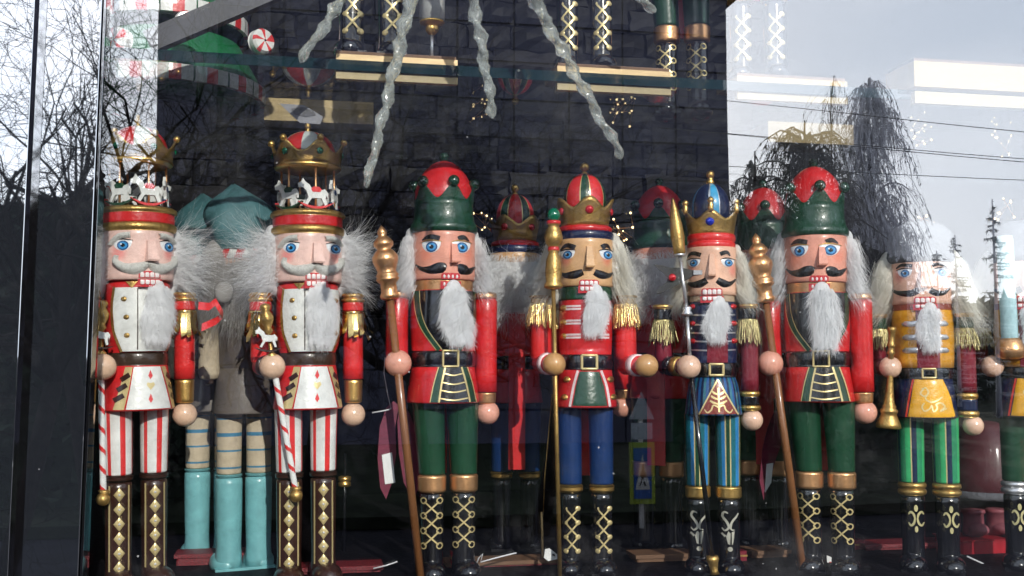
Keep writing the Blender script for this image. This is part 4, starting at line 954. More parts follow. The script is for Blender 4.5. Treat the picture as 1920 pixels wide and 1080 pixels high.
# ============================================================ TYPE E: mustard jacket
def type_E(name_label, skirtm, legmats, legf, cuffm, boot_dec, epm, xc=1742, sx=0, raise_=False, seedo=0):
    f = Fig(xc, 1078, 4, 'nutcracker', name_label, 'large nutcrackers in the front row')
    o = xc-1742; Z = f.Z
    skin = MATS['peach_skin2'] if 'peach_skin2' in MATS else skin_mat('peach_skin2', (0.76, 0.45, 0.33), (0.75, 0.25, 0.20), .010, [(-.022, -.018, (1078-528)*U), (.022, -.018, (1078-528)*U)])
    ls = legs(f, (1716+o, 1777+o), 24.5, 23, 782, 912, 936, None, black, 22, cuffm, legmats, legf, cuffstyle=2)
    for x, bo in ls:
        S = f.surf(x, 22); b = MB(); x = x+6
        S.disc(b, x, 960, 3.3, 0, .8, 0, 6.5); S.disc(b, x, 1000, 3, 0, .8, 0, 6)
        for s_ in (-1, 1):
            S.stroke(b, [(x+s_*2, 981, 1.3), (x+s_*4, 972, 2), (x+s_*9, 967, 2), (x+s_*13, 972, 1)], 0, .8); S.stroke(b, [(x+s_*2, 979, 1.5), (x+s_*4, 988, 2), (x+s_*9, 993, 2), (x+s_*13, 987, 1)], 0, .8)
        f.part('boot_ornament', b, mat('pale_brass_print', (.62, .55, .28), rough=.4, metal=.4), bo)
    br = lambda y: 54+2*sin((y-575)/115*pi)
    b = MB(); b.lathe([(45, Z(693)), (53, Z(690))]+[(br(690-112*i/8), Z(690-112*i/8)) for i in range(9)]+[(50, Z(574))], (0, 0), 64); co = f.part('jacket', b, mustard)
    S = f.surf(xc, br); b = MB()
    S.poly(b, [(1731+o, 580), (1772+o, 580), (1771+o, 690), (1732+o, 690)], 1, .7)
    for y in (606, 632, 657):
        S.poly(b, [(1706+o, y-2), (1712+o, y-6), (1734+o, y-6), (1734+o, y+5), (1712+o, y+5), (1706+o, y+2)], 0, 1, 1.6); S.poly(b, [(1770+o, y-6), (1783+o, y-6), (1788+o, y-1), (1788+o, y+2), (1783+o, y+5), (1770+o, y+5)], 0, 1, 1.6)
    f.part('jacket_trim', b, [silver, dred], co)
    b = MB(); b.lathe(cyl_prof(55, 53, Z(580), Z(564), 2), (0, 0), 48); f.part('collar', b, paint('collar_rust', (.25, .05, .03)))
    b = MB(); b.lathe(ring_prof(54, Z(711), Z(689), 2), (0, 0), 56); bl = f.part('belt', b, black)
    S = f.surf(xc, 54.5); b = MB()
    for seg_ in ([(1740, 692), (1763, 692)], [(1763, 692), (1763, 709)], [(1763, 709), (1740, 709)], [(1740, 709), (1740, 692)]): S.stroke(b, [(seg_[0][0]+o, seg_[0][1], 2), (seg_[1][0]+o, seg_[1][1], 2)], 0, .6, 1.5, 4)
    f.part('buckle', b, goldp, bl)
    sk = lambda y: 51+8*((y-710)/76.)
    b = MB(); b.lathe([(40, Z(785)), (58, Z(786)), (59, Z(783)), (55, Z(745)), (51, Z(712)), (45, Z(710))], (0, 0), 64, 0); so = f.part('skirt', b, navy)
    S = f.surf(xc, sk); b = MB()
    S.poly(b, [(1726+o, 712), (1775+o, 712), (1789+o, 745), (1797+o, 784), (1712+o, 784), (1719+o, 745)], 0, .9, .8, 8)
    S.stroke(b, [(1724+o, 712, 1.6), (1717+o, 745, 1.6), (1710+o, 784, 1.6)], 2, 1.4)
    for pts in ([(1742, 730), (1736, 738), (1742, 744), (1749, 738), (1745, 728), (1738, 731)], [(1748, 740), (1744, 748), (1752, 755), (1764, 752), (1772, 745)], [(1742, 757), (1738, 764), (1742, 772), (1750, 768), (1754, 762), (1757, 773), (1763, 767), (1762, 759), (1770, 757), (1776, 764), (1768, 772), (1779, 767)]):
        S.stroke(b, [(x+o, y, 1.4) for x, y in pts], 1, 2.0)
    f.part('apron', b, [skirtm, goldp, redb], so)
    face(f, xc, 55, 484, 568, skin, [(1714+o, 507), (1778+o, 507)], 11,
         [[(1699+o, 497, 1), (1710+o, 491, 3), (1728+o, 494, 3.5)], [(1762+o, 494, 3.5), (1774+o, 491, 3), (1788+o, 497, 1)]], (1747+o, 496, 538, 7, 14),
         [[(1687+o, 534, 1), (1700+o, 544, 4), (1722+o, 547, 6.5), (1738+o, 541, 6)], [(1757+o, 541, 6), (1768+o, 547, 6), (1782+o, 546, 4), (1792+o, 536, 1)]],
         (1748+o, 554, 566, 568, 576, 19, 'square'), eyestyle=1)
    hair(f, xc, 478, 590, 55, 'silk', hair_c, 71+seedo, 1.35); beard(f, 1754+o, 577, 662, 17, 22, 55, hair_w, 72+seedo)
    b = MB(); b.lathe([(54, Z(487)), (60, Z(482)), (62, Z(474)), (60, Z(464)), (58, Z(455)), (60, Z(440)), (56, Z(425)), (44, Z(412)), (25, Z(404)), (.5, Z(401))], (0, 0), 56); f.part('hat', b, mat('grey_felt', (.13, .135, .15), rough=.9, bump=.5))
    epaulette(f, 1816+o, 583, 615, 655, 16.5, gold, epm, oliveg, False, 81)
    arm_down(f, 1818+o, 612, 785, 17, dred, 738, 19, MATS['peach_hand'], 801, 1826+o, cuffparts=navy)
    epaulette(f, 1662+o, 583, 615, 655, 16.5, gold, epm, oliveg, False, 82)
    arm_bent(f, 1660+o, 612, 676, 17, dred, 1684+o, 689, 20.5, MATS['peach_hand'], 50, ((.5, 1.0, dred),))
    return f
def legE(a, z):
    q = (a+180+10) % 80; return 0 if q < 26 else 1 if q < 30 else 2 if q < 52 else 1 if q < 55 else 3
E = type_E('nutcracker in mustard yellow jacket and green striped trousers holding a trumpet', yellow, [lgreen, goldp, navy, paint('leg_green2', (.03, .26, .12))], legE, goldd, None, green)
place(E, 1742, 1078, 4)
def trumpet(f, root):
    top = f.L(1689, 611, 60); bot = f.L(1678, 806, 56)
    b1 = MB(); lathe_along(b1, bot, top, [(20, 0), (23, .01), (21, .05), (17, .10), (14, .14), (16, .16), (16, .18), (12, .20), (13, .215), (10, .24), (8, .32), (5.5, .5), (5.5, .72), (8, .74), (6, .76), (6, .80), (8, .82), (6, .84), (6, .94), (8, .96), (8, .99), (5, 1)], 28)
    return held(root, f, 'trumpet', 'long brass trumpet held upright by the mustard jacket nutcracker', 'trumpet', tuple(bot), [('bell', b1, goldd)])
trumpet(E, E.root)
F8 = type_E('nutcracker cut off by the right picture edge, dark green trousers with silver cuffs', yellow, [green, green], None, silver, None, navy, 1938, seedo=9)
place(F8, 1938, 1076, 4)
def broad(f, root):
    a = f.L(1912, 672, 62); t = f.L(1909, 438, 66); b1 = MB(); lathe_along(b1, a, t, [(14, 0), (15, .03), (15, .95), (13, 1)], 28)
    b2 = MB(); lathe_along(b2, a+Vector((0, 0, -4)), a+Vector((0, 0, 36)), [(14, 0), (24, .1), (25, .5), (20, .9), (15, 1)], 28)
    return held(root, f, 'candle_staff', 'pale blue candle shaped staff at the right picture edge', 'staff', tuple(a), [('shaft', b1, paint('ice_blue', (.45, .66, .70))), ('cup', b2, copper)])
broad(F8, F8.root)

# ============================================================ TYPE G: teal boots
def type_G():
    f = Fig(456, 1075, 6, 'nutcracker', 'teal booted nutcracker in cream sleeves standing behind, beside the striped trousers', 'nutcrackers in the back row')
    Z = f.Z
    b0 = paint('stripe_blue', (.06, .22, .36))
    ls = legs(f, (428, 483), 24, 22.5, 770, 893, 899, None, teal, 25, teal, [cream, b0], lambda a, z: 1 if (z % 31) < 4.5 else 0)
    # finer rings on the stockings
    b = MB(); b.lathe([(45, Z(776)), (58, Z(777)), (58, Z(774)), (52, Z(725)), (48, Z(690)), (40, Z(688))], (0, 0), 48); f.part('coat_skirt', b, skirtgrey)
    b = MB(); b.lathe([(44, Z(692)), (48, Z(688)), (52, Z(620)), (50, Z(560)), (40, Z(555))], (0, 0), 48); f.part('coat', b, skirtgrey)
    b = MB(); b.lathe(cyl_prof(52, 52, Z(560), Z(470), 3), (0, 0), 40); f.part('head', b, MATS['peach_skin'])
    hair(f, 456, 462, 590, 54, 'silk', hair_g, 91, 1.5); beard(f, 456, 540, 640, 26, 26, 54, hair_g, 92)
    b = MB()
    for i in range(24):
        a0, a1 = 2*pi*i/24, 2*pi*(i+1)/24; vs = []
        for k in range(5):
            a = a0+(a1-a0)*k/4; vs += [(56*sin(a), -56*cos(a), Z(478)), (57*sin(a+.12), -57*cos(a+.12), Z(462)), (52*sin(a+.12), -52*cos(a+.12), Z(458))]
        b.add(vs, [(3*k+j, 3*k+3+j, 3*k+4+j, 3*k+1+j) for k in range(4) for j in range(2)], i % 2)
    f.part('hat_band', b, [red, white])
    b = MB(); rg = random.Random(3); vs = []; fs = []; n, mm = 28, 14
    for j in range(mm+1):
        t = j/mm; r = 54*(1+.25*sin(pi*t))*(1-t**4)+2
        for i in range(n):
            a = 2*pi*i/n; w_ = 1+.10*sin(3*a+4*t)+.07*sin(7*a-5*t); vs.append((r*w_*sin(a)+22*t*t, -r*w_*cos(a), Z(460)+125*t+5*sin(2*a)*t))
    for j in range(mm):
        for i in range(n): fs.append((j*n+i, j*n+(i+1) % n, (j+1)*n+(i+1) % n, (j+1)*n+i))
    fs.append(tuple(mm*n+i for i in range(n))); b.add(vs, fs, 0); f.part('hat', b, paint('teal_felt', (.06, .16, .175), rough=.6, coat=0, bump=.4))
    for s_, px in ((-1, 392), (1, 520)):
        bb = MB(); X = f.X(px); bb.lathe([(8, Z(712)), (17, Z(708)), (20, Z(698)), (20, Z(560)), (17, Z(556))], (X, 0), 32); ao = f.part('arm', bb, cream)
        bb = MB(); bb.lathe(ring_prof(21, Z(562), Z(545), 4), (X, 0), 32); f.part('shoulder_cap', bb, red, ao)
        bb = MB(); bb.lathe(cyl_prof(8, 9, Z(722), Z(708), 3), (X, 0), 20); f.part('cuff', bb, belt_b, ao)
    return f
G = type_G(); place(G, 456, 1076, 190, tilt=.8)
G2 = copy_tree(G.root, 'teal booted nutcracker furthest left, mostly hidden behind the first carousel nutcracker'); place(G2, 396, 1056, 184, keep=True, tilt=.8)
# white pompom hanging beside the teal hat
c = at(420, 548, .262)
o = MB().ball((0, 0, 0), .009, 0, 20, 12, (1, .5, 1.15)).build('pompom', hair_g); o.location = c; tag(o, 'round white pompom hanging between the two carousel nutcrackers', 'pompom')
# red ribbon bow
b = MB(); bp_ = [(372, 573), (392, 575), (404, 566), (418, 590), (405, 602), (378, 614)]
pts = [at(x, y, .17+.004*math.sin(i*2)) for i, (x, y) in enumerate(bp_)]
vs = []
for i, p in enumerate(pts):
    vs += [p+Vector((0, .002, .0035)), p-Vector((0, .002, .0035))]
ob = Vector(pts[0])
b.add([v-ob for v in vs], [(2*i, 2*i+1, 2*i+3, 2*i+2) for i in range(len(pts)-1)], 0, True)
o = b.build('ribbon', redb); o.location = ob; tag(o, 'shiny red ribbon end poking out beside the cream sleeves', 'ribbon')

# ------------------------------------------------------------------ second row on the display floor
back = 'nutcrackers in the back row'
def wig_back(fig, cx, yt, yb, Rh, m, seed):
    rg = random.Random(seed); b = MB(); zt, zb = fig.Z(yt), fig.Z(yb); zc = (zt+zb)/2; h = (zt-zb)/2; c = Vector((0, Rh*.15, zc)); ax = (Rh*1.5, Rh*1.25, h)
    b.ball(tuple(c), 1, 0, 20, 14, (ax[0]*.87, ax[1]*.87, ax[2]*.87))
    for i in range(7500):
        v = Vector((rg.gauss(0, 1), abs(rg.gauss(0, 1))-.35, rg.gauss(0, 1))).normalized(); p = c+Vector((v.x*ax[0], v.y*ax[1], v.z*ax[2]))*rg.uniform(.9, 1.0)
        if p.y < -Rh*.5: continue
        strand(b, p, (v.x*.7+rg.gauss(0, .3), v.y*.6, -.55+rg.gauss(0, .35)), rg.uniform(16, 46), .36, .4, rg, .02, 4, v+Vector((0, .6, .3)))
    return fig.part('hair', b, m)
def rear(src, px, py, dl, label, fig=None, wig=None):
    c = copy_tree(src, label, back); place(c, px, py, dl, keep=True)
    if fig:
        for o in kids(c):
            if o.name.split('.')[0] in ('hair', 'beard'): bpy.data.objects.remove(o)
        KIDS.clear(); w_ = wig_back(fig, *wig); w_.parent = c
    return c
rear(Cc.root, 966, 1042, 183, 'gold crowned nutcracker in the back row with blue trousers, left of the front crowned one', Cc, (1100, 418, 610, 53, hair_w, 301))
rear(B.root, 1243, 1042, 170, 'green hatted nutcracker in the back row left of the blue crowned one', B, (829, 408, 600, 60, hair_w, 302))
rear(B.root, 1442, 1038, 176, 'green hatted nutcracker in the back row right of the blue crowned one', B, (829, 408, 600, 60, hair_w, 303))

# plinth boards, boxes on the display floor
def plinth(px0, px1, py, Y0, h, label, top=under_w, front=redfab, dep=.03):
    a = at(px0, py, Y0); c_ = at(px1, py, Y0)
    t = thing('display_plinth', label, 'plinth', ((a.x+c_.x)/2, Y0, FLOOR), 'low plinths on the display floor'); w2 = (c_.x-a.x)/2
    b = MB(); bevbox(b, -w2, w2, 0, dep, 0.0005, h-.004); b.build('base', front, t)
    b = MB(); b.box(-w2-.002, w2+.002, -.002, dep+.002, h-.0038, h); b.build('top_board', top, t)
plinth(330, 500, 1060, .34, .012, 'low red glitter plinth between the two carousel nutcrackers', redfab, redfab)
plinth(840, 1050, 1070, .275, .006, 'low red plinth with brown top behind the green hatted nutcracker')
plinth(560, 715, 1070, .27, .007, 'low red glitter plinth right of the second carousel nutcracker', redfab, redfab)
plinth(1625, 1790, 1062, .29, .007, 'low dark red plinth around the mustard jacket nutcracker', redfab, redfab)
plinth(1195, 1300, 1070, .27, .008, 'low brown plinth left of the blue crowned nutcracker', under_w, under_w)
plinth(1412, 1480, 1070, .27, .008, 'low brown plinth left of the second green hatted nutcracker', under_w, under_w)
# pink shoes on red box, right
t = thing('gift_box', 'dark red box standing behind the mustard jacket nutcracker', 'box', at(1848, 1050, .25)); t.location.z = FLOOR
kx = (at(1890, 1000, .25).x-at(1803, 1000, .25).x)/2; hz = at(1848, 1012, .25).z-FLOOR
b = MB(); bevbox(b, -kx, kx, 0, .05, 0, hz*.93, .002); b.build('body', paint('dark_red_box', (.36, .012, .02), rough=.3), t)
b = MB(); bevbox(b, -kx-.002, kx+.002, -.002, .052, hz*.931, hz, .002); b.build('lid', MATS['dark_red_box'], t)
for i, px in enumerate((1826, 1870)):
    p = at(px, 1008, .278); b = MB(); b.lathe([(.0105, 0), (.0118, .002), (.0112, .010), (.0108, .024), (.0125, .0245), (.0125, .028), (.009, .0285)], (0, 0), 24); b.ball((0, -.008, .0075), .0105, 0, 16, 10, (1, 1.3, .7))
    o = b.build('pink_boot', paint('dusty_pink', (.24, .06, .075), rough=.7)); o.location = (p.x, .278, FLOOR+hz+.0005); tag(o, 'small pink toy boot on the dark red box, %s one' % ('left' if i == 0 else 'right'), 'toy boot', 'pink toy boots')
# dark red lantern-like tall box above them (bell shape)
t = thing('felt_figure', 'dark burgundy coated figurine seen behind the mustard jacket nutcracker', 'figurine', (at(1850, 900, .33).x, .33, FLOOR+hz+.034))
zt_ = at(1845, 800, .33).z-t.location.z
b = MB(); b.lathe([(.036, 0), (.044, .003), (.040, zt_*.35), (.034, zt_*.7), (.026, zt_), (.012, zt_+.006), (.004, zt_+.007)], (0, 0), 40); b.build('robe', paint('dark_wine', (.07, .006, .014), rough=.55), t)
b = MB(); b.lathe([(.0445, .001), (.046, .004), (.0443, .010)], (0, 0), 40); b.build('hem', mat('grey_fur', (.12, .12, .14), rough=.9, bump=1), t)
b = MB(); b.box(.008, .030, -.05, -.036, .012, zt_*.85); b.build('sash', redb, t)
for (px, py, Y, wd, hh, lb, m_) in ((856, 1072, .25, .010, .012, 'small red wrapped block between the boots of the left green hatted nutcracker', redb), (1392, 1072, .26, .011, .010, 'small maroon wrapped block behind the blue crowned nutcracker boots', dred), (1614, 1052, .30, .012, .010, 'small wrapped block with gold band right of the second green hatted nutcracker', dred)):
    p = at(px, py, Y); t = thing('wrapped_block', lb, 'small box', (p.x, Y, FLOOR+(.0085 if 'left green' in lb else 0)), 'small wrapped blocks on the display floor')
    b = MB(); bevbox(b, -wd/2, wd/2, 0, .012, 0, hh, .0008); b.build('box', m_, t); b = MB(); b.box(-wd/2-.0003, wd/2+.0003, -.0004, .0124, hh*.45, hh*.62); b.build('band', goldd, t)
# paper tags, labels and plastic ties
paperm = mat('white_card', (.75, .75, .73), rough=.6, var=.05, bump=.02); tagred = mat('maroon_card', (.16, .012, .04), rough=.4, var=.2, vscale=40, stretch=(1, 1, 6)); tie = mat('clear_tie', (.6, .6, .62), rough=.3)
def card(name, P, Y, m, label, cat, tilt=0, extra=None, group=None):
    pts = [at(x, y, Y+tilt*(x-P[0][0])) for x, y in P]; o0 = sum(pts, Vector())/len(pts); nrm = Vector((0, .0008, 0)); n = len(pts)
    b = MB(); b.add([p-o0 for p in pts]+[p-o0+nrm for p in pts], [tuple(range(n)), tuple(range(2*n-1, n-1, -1))]+[(i, n+i, n+(i+1) % n, (i+1) % n) for i in range(n)], 0, False)
    if extra is None:
        o = b.build(name, m); o.location = o0; return tag(o, label, cat, group)
    t = thing(name, label, cat, o0, group); b.build('card', m, t)
    for (nm, P2, m2) in extra:
        q = [at(x, y, Y-.0006+tilt*(x-P[0][0]))-o0 for x, y in P2]; b = MB(); b.add(q, [tuple(range(len(q)))], 0, False); b.build(nm, m2, t)
    return t
tagsg = 'swing tags in the display'
card('swing_tag', [(738, 752), (748, 760), (741, 800), (743, 850), (735, 905), (724, 936), (713, 915), (708, 860), (712, 800), (724, 765)], .262, tagred, 'maroon swing tag hanging behind the brown staff, left piece with barcode sticker', 'tag', 0.0, [('sticker', [(716, 853), (735, 848), (741, 905), (722, 908)], paperm)], tagsg)
card('swing_tag', [(752, 752), (768, 775), (786, 825), (792, 870), (788, 910), (775, 938), (757, 905), (748, 850), (745, 790)], .265, tagred, 'maroon swing tag hanging behind the brown staff, right piece', 'tag', 0, None, tagsg)
card('swing_tag', [(1452, 772), (1474, 770), (1470, 820), (1455, 860), (1444, 900), (1432, 938), (1424, 900), (1430, 840), (1440, 800)], .262, tagred, 'maroon swing tag hanging left of the second brown staff', 'tag', 0, [('sticker', [(1437, 870), (1450, 868), (1446, 905), (1434, 925)], paperm)], tagsg)
card('paper_tag', [(1022, 1030), (1030, 1028), (1046, 1040), (1046, 1048), (1028, 1052), (1020, 1046)], .26, paperm, 'white paper tag with punched hole lying behind the gold sceptre', 'tag', 0, [('hole', [(1036, 1038), (1041, 1040), (1040, 1043), (1035, 1041)], jet)], tagsg)
card('paper_tag', [(1550, 1041), (1562, 1046), (1574, 1056), (1574, 1072), (1562, 1068), (1551, 1058)], .235, paperm, 'white tag with red print between the boots of the second green hatted nutcracker', 'tag', 0, [('print', [(1555, 1053), (1563, 1055), (1571, 1062), (1563, 1064), (1557, 1060)], redb)], tagsg)
card('price_card', [(524, 194), (570, 197), (606, 219), (600, 233), (562, 230)], .12, mat('grey_card', (.10, .10, .12), rough=.4, var=.1), 'grey price card hanging above the right carousel crown', 'price card', 0, [('print', [(546, 204), (566, 200), (588, 208), (592, 216), (572, 219), (552, 214)], mat('print_dark', (.03, .03, .04), rough=.5))])
def cord(P, Y, r, label, name='plastic_tie', m=tie, group='clear plastic ties'):
    pts = [at(x, y, Y) for x, y in P]; b = MB(); b.tube([p-pts[0] for p in pts], r, 6); o = b.build(name, m); o.location = pts[0]; return tag(o, label, 'cord', group)
cord([(698, 774), (715, 771), (730, 768), (733, 766)], .25, .0007, 'white plastic tie of the maroon tag beside the brown staff')
cord([(733, 766), (727, 740), (720, 700), (722, 670)], .25, .0004, 'thin cord holding the maroon tag beside the brown staff')
cord([(700, 1066), (725, 1060), (745, 1053)], .26, .0008, 'clear tie lying left of the brown staff foot')
cord([(894, 1058), (897, 1047), (905, 1038), (901, 1054), (930, 1046), (962, 1038), (968, 1037)], .25, .0008, 'curled clear tie lying between green hatted and gold crowned nutcrackers')
cord([(1110, 1060), (1130, 1067), (1150, 1068)], .25, .0006, 'clear tie lying between the laced boots of the crowned nutcracker')
cord([(1357, 1073), (1375, 1064), (1392, 1060)], .19, .0009, 'clear tie at the foot of the halberd')
cord([(1813, 1043), (1845, 1058), (1886, 1080)], .2, .0009, 'long clear tie slanting near the dark red box')
cord([(1019, 960), (1021, 900), (1035, 740)], .28, .0007, 'thin brass rod standing behind the gold sceptre', 'brass_rod', goldd, None)
cord([(1018, 1058), (1016, 960)], .285, .0013, 'pale wooden stick standing behind the gold sceptre', 'stick', plinth_w, None)
cord([(647, 850), (645, 1035)], .4, .002, 'slim black stand behind the candy striped nutcracker boots', 'slim_stand', black, None)
o = MB().lathe([(.004, -.004), (.007, -.003), (.007, .001), (.005, .002), (.007, .003), (.007, .007), (.004, .008)], (0, 0), 20).build('brass_ring', gold); o.location = at(646, 906, .4); tag(o, 'small brass double ring on the slim black stand', 'ring')

# ------------------------------------------------------------------ upper glass shelf and what stands on it
SY0, SY1 = .10, .50
zs = at(744, 127, SY0).z
t = thing('glass_shelf', 'green edged glass shelf running across above the nutcrackers', 'shelf', (XL+.01, SY0, zs))
b = MB(); b.box(0, XR-XL-.02, .0005, SY1-SY0, -.0044, .0044); b.build('glass', shelf_m, t)
b = MB(); b.box(0, XR-XL-.02, -.0006, .0004, -.0045, .0045); b.build('edge', shelf_e, t)
bl_g = 'gilded wooden blocks along the glass shelf'
def block(px0, px1, Y, label, dep=.05, h=.0056, lower=True):
    x0, x1 = at(px0, 120, Y).x, at(px1, 130, Y).x
    t = thing('wooden_block', label, 'wooden block', ((x0+x1)/2, Y, zs+.0045), bl_g); w2 = (x1-x0)/2
    b = MB(); b.box(-w2, w2, 0, dep, 0, h); bb = b.build('board', plinth_w, t)
    b = MB(); b.box(-w2+.001, w2-.001, .002, dep-.002, h+.0001, h+.0034); b.build('felt', under_w, t)
    if lower:
        b = MB(); b.box(-w2, w2, .0, .006, -.0046-.0112, -.0046); b.build('refracted_strip', plinth_d, t)  # stands for the block seen again through the shelf glass
    return t
block(630, 858, SY0+.002, 'gilded block on the shelf under the leftmost laced boots')
block(1045, 1258, SY0+.002, 'gilded block on the shelf above the gold crown')
block(1382, 1588, SY0+.002, 'gilded block on the shelf right of the dark building reflection')
block(1714, 1940, SY0-.015, 'long gilded block on the shelf at the far right', h=.024)
for (a_, c_, lb) in ((495, 700, 'rear gilded block low above the right carousel crown'), (1440, 1600, 'rear gilded block above the second green hat')):
    x0, x1 = at(a_, 220, SY1-.16).x, at(c_, 235, SY1-.16).x
    b = MB(); b.box(0, x1-x0, 0, .05, 0, .024); o = b.build('wooden_block', plinth_w); o.location = (x0, SY1-.16, zs+.0045); tag(o, lb, 'wooden block', bl_g)

up = 'nutcrackers standing on the glass shelf'
def upper(src, px, py, Y, dl, label, k=1.0):
    c = copy_tree(src, label, up); p = at(px, py, Y); q = src.scale.x*k
    c.location = (p.x, Y, zs+.0136 if Y < .2 else zs+.0045); c.scale = (q, q, q); c.rotation_euler = (0, 0, -math.atan2(p.x, p.y+D)+R(dl)); return c
upper(Cc.root, 696, 95, SY0+.035, 2, 'laced black boots of a shelf nutcracker on the leftmost gilded block', 1.12)
upper(Cc.root, 1096, 110, SY0+.035, 2, 'laced black boots of a shelf nutcracker on the block above the gold crown')
upper(Cc.root, 1422, 140, SY0+.035, 2, 'laced black boots of a shelf nutcracker before the reflected willow')
upper(B.root, 1270, 150, .25, 2, 'rear shelf nutcracker with copper boot cuffs left of the building edge reflection')
# white baton with gold ball
p = at(810, 62, SY0+.02)
t = thing('white_baton', 'white cylinder baton with gold ball standing on the leftmost gilded block', 'baton', (p.x, SY0+.02, zs+.0136))
zb_ = p.z-(zs+.0136)
b = MB(); b.lathe([(.0014, 0), (.0014, zb_)], (0, 0), 10); b.build('rod', silver, t)
b = MB(); b.ball((0, 0, zb_+.004), .006, 0, 16, 12); b.lathe([(.004, zb_+.006), (.0105, zb_+.0085), (.0112, zb_+.010)], (0, 0), 24); b.build('ball', gold, t)
b = MB(); b.lathe([(.0112, zb_+.0102), (.0112, zb_+.14), (.010, zb_+.142)], (0, 0), 32); b.build('shaft', white, t)

# radiating icicle ornament hanging inside the glass
YI = .035
cpt = at(838, -290, YI)
t = thing('icicle_ornament', 'clear plastic icicle starburst hanging inside the top of the window', 'ornament', cpt)
rg = random.Random(8)
def icicle(p0, p1, r0, r1, seed):
    rg = random.Random(seed); b = MB(); n = 150; d = p1-p0; L = d.length; q = Vector((0, 0, 1)).rotation_difference(d).to_matrix()
    vs = []; sg = 18; kn = max(3, int(L/.016)); ph = [rg.uniform(0, 6) for _ in range(6)]
    for j in range(n+1):
        s_ = j/n; rr = (r0+(r1-r0)*s_)*(1+.13*abs(sin(s_*kn*pi+ph[0]))+.10*sin(s_*kn*6.7+ph[1])); rr *= 1 if s_ < .97 else math.sqrt(max(.02, 1-((s_-.97)/.03)**2))
        ofs = Vector((r0*.16*sin(s_*L*160+ph[2]), r0*.16*cos(s_*L*150+ph[3]), 0))*min(1, s_*4)
        for i in range(sg):
            a = 2*pi*i/sg; k = 1+.30*cos(2*(a+2*pi*L*s_/.040)+ph[4])+.10*sin(5*a+s_*L*900)+0.34*noise.noise(Vector((cos(a)*1.6, sin(a)*1.6, s_*L*260+seed)))
            vs.append(p0-cpt+q @ (Vector((rr*k*cos(a), rr*k*sin(a), L*s_))+ofs))
    fs = [(j*sg+i, j*sg+(i+1) % sg, (j+1)*sg+(i+1) % sg, (j+1)*sg+i) for j in range(n) for i in range(sg)]+[tuple(range(sg-1, -1, -1)), tuple(n*sg+i for i in range(sg))]
    b.add(vs, fs); b.build('icicle', ice_m, t)
for i, (x, y) in enumerate(((562, 116), (686, 353), (926, 222), (1168, 297), (1231, 22))):
    icicle(cpt+(at(x, y, YI)-cpt)*.08, at(x, y, YI), .0056, .0029, i)
b = MB(); b.ball((0, 0, 0), .015, 0, 20, 14); b.build('hub', ice_m, t)
b = MB(); b.tube([(0, 0, .01), (0, 0, ZT-cpt.z)], .0006, 6); b.build('hanging_thread', tie, t)

# candy tree (tiered) at the upper left
cx = at(318, 130, .34)
t = thing('candy_tree', 'green tiered candy tree with red and white striped rims, upper left', 'christmas tree ornament', (cx.x, .34, zs+.0045))
pxm = depth_of(cx)/F_PX
zr = at(318, 131, .34-176*pxm).z-t.location.z
treeg = paint('tree_green', (.01, .14, .05), rough=.5, coat=0, bump=.4)
def rim(rp, zc, hh, nseg=17):
    for i in range(nseg):
        b = MB(); a0 = 2*pi*i/nseg; a1 = 2*pi*(i+1)/nseg-.02; k = 9; vs = []; r = rp*pxm; h = hh*pxm/2
        for j in range(k+1):
            a = a0+(a1-a0)*j/k
            for (rr, zz) in ((r, -h), (r*1.004, 0), (r, h), (r*.95, h), (r*.95, -h)): vs.append((rr*sin(a), -rr*cos(a), zc+zz))
        fs = [(5*j+q, 5*j+5+q, 5*j+5+(q+1) % 5, 5*j+(q+1) % 5) for j in range(k) for q in range(5)]
        ms = [0 if (j < 3 or j > 5) else 1 for j in range(k) for q in range(5)]
        b.add(vs, fs, ms, False); b.build('rim_candy', [white, redb], t)
zc1 = zr; zc2 = at(318, 5, .34-142*pxm).z-t.location.z
rim(176, zc1, 27); rim(142, zc2, 27, 14)
b = MB(); b.lathe([(.01, zc1-.012), (170*pxm, zc1-.006), (172*pxm, zc1+.006), (128*pxm, zc1+.052), (.02, zc1+.06)], (0, 0), 48); b.build('tier', treeg, t)
b = MB(); b.lathe([(.01, zc2-.004), (136*pxm, zc2), (138*pxm, zc2+.006), (80*pxm, zc2+.08), (.01, zc2+.14)], (0, 0), 48); b.build('tier', treeg, t)
b = MB(); b.lathe([(.05, 0), (.05, .004), (.008, .006), (.008, zc1)], (0, 0), 20); b.build('stand', black, t)
for (x, y, yy, rot) in ((491, 78, .30, 35), (221, 76, .24, -30), (352, 46, .215, 10)):
    p = at(x, y, yy)-Vector(t.location); rr = 23*pxm; M = Matrix.Translation(p) @ Matrix.Rotation(R(rot), 4, 'Z') @ Matrix.Rotation(R(90), 4, 'X')
    b = MB(); n = 32; pr = [(0.1, -.006), (rr*.85, -.006), (rr, -.003), (rr, .003), (rr*.85, .006), (.1*rr, .0065)]
    vs = []; ms = []; fs = []
    for (r_, z_) in pr:
        r_ = min(r_, rr)
        for i in range(n): a = 2*pi*i/n; vs.append(M @ Vector((r_*cos(a+.5*r_/rr), r_*sin(a+.5*r_/rr), z_)))
    for j in range(len(pr)-1):
        for i in range(n): fs.append((j*n+i, j*n+(i+1) % n, (j+1)*n+(i+1) % n, (j+1)*n+i)); ms.append(1 if j >= 3 and (i // 2) % 3 == 0 else 0)
    b.add(vs, fs, ms, False); b.build('peppermint', [white, redb], t)
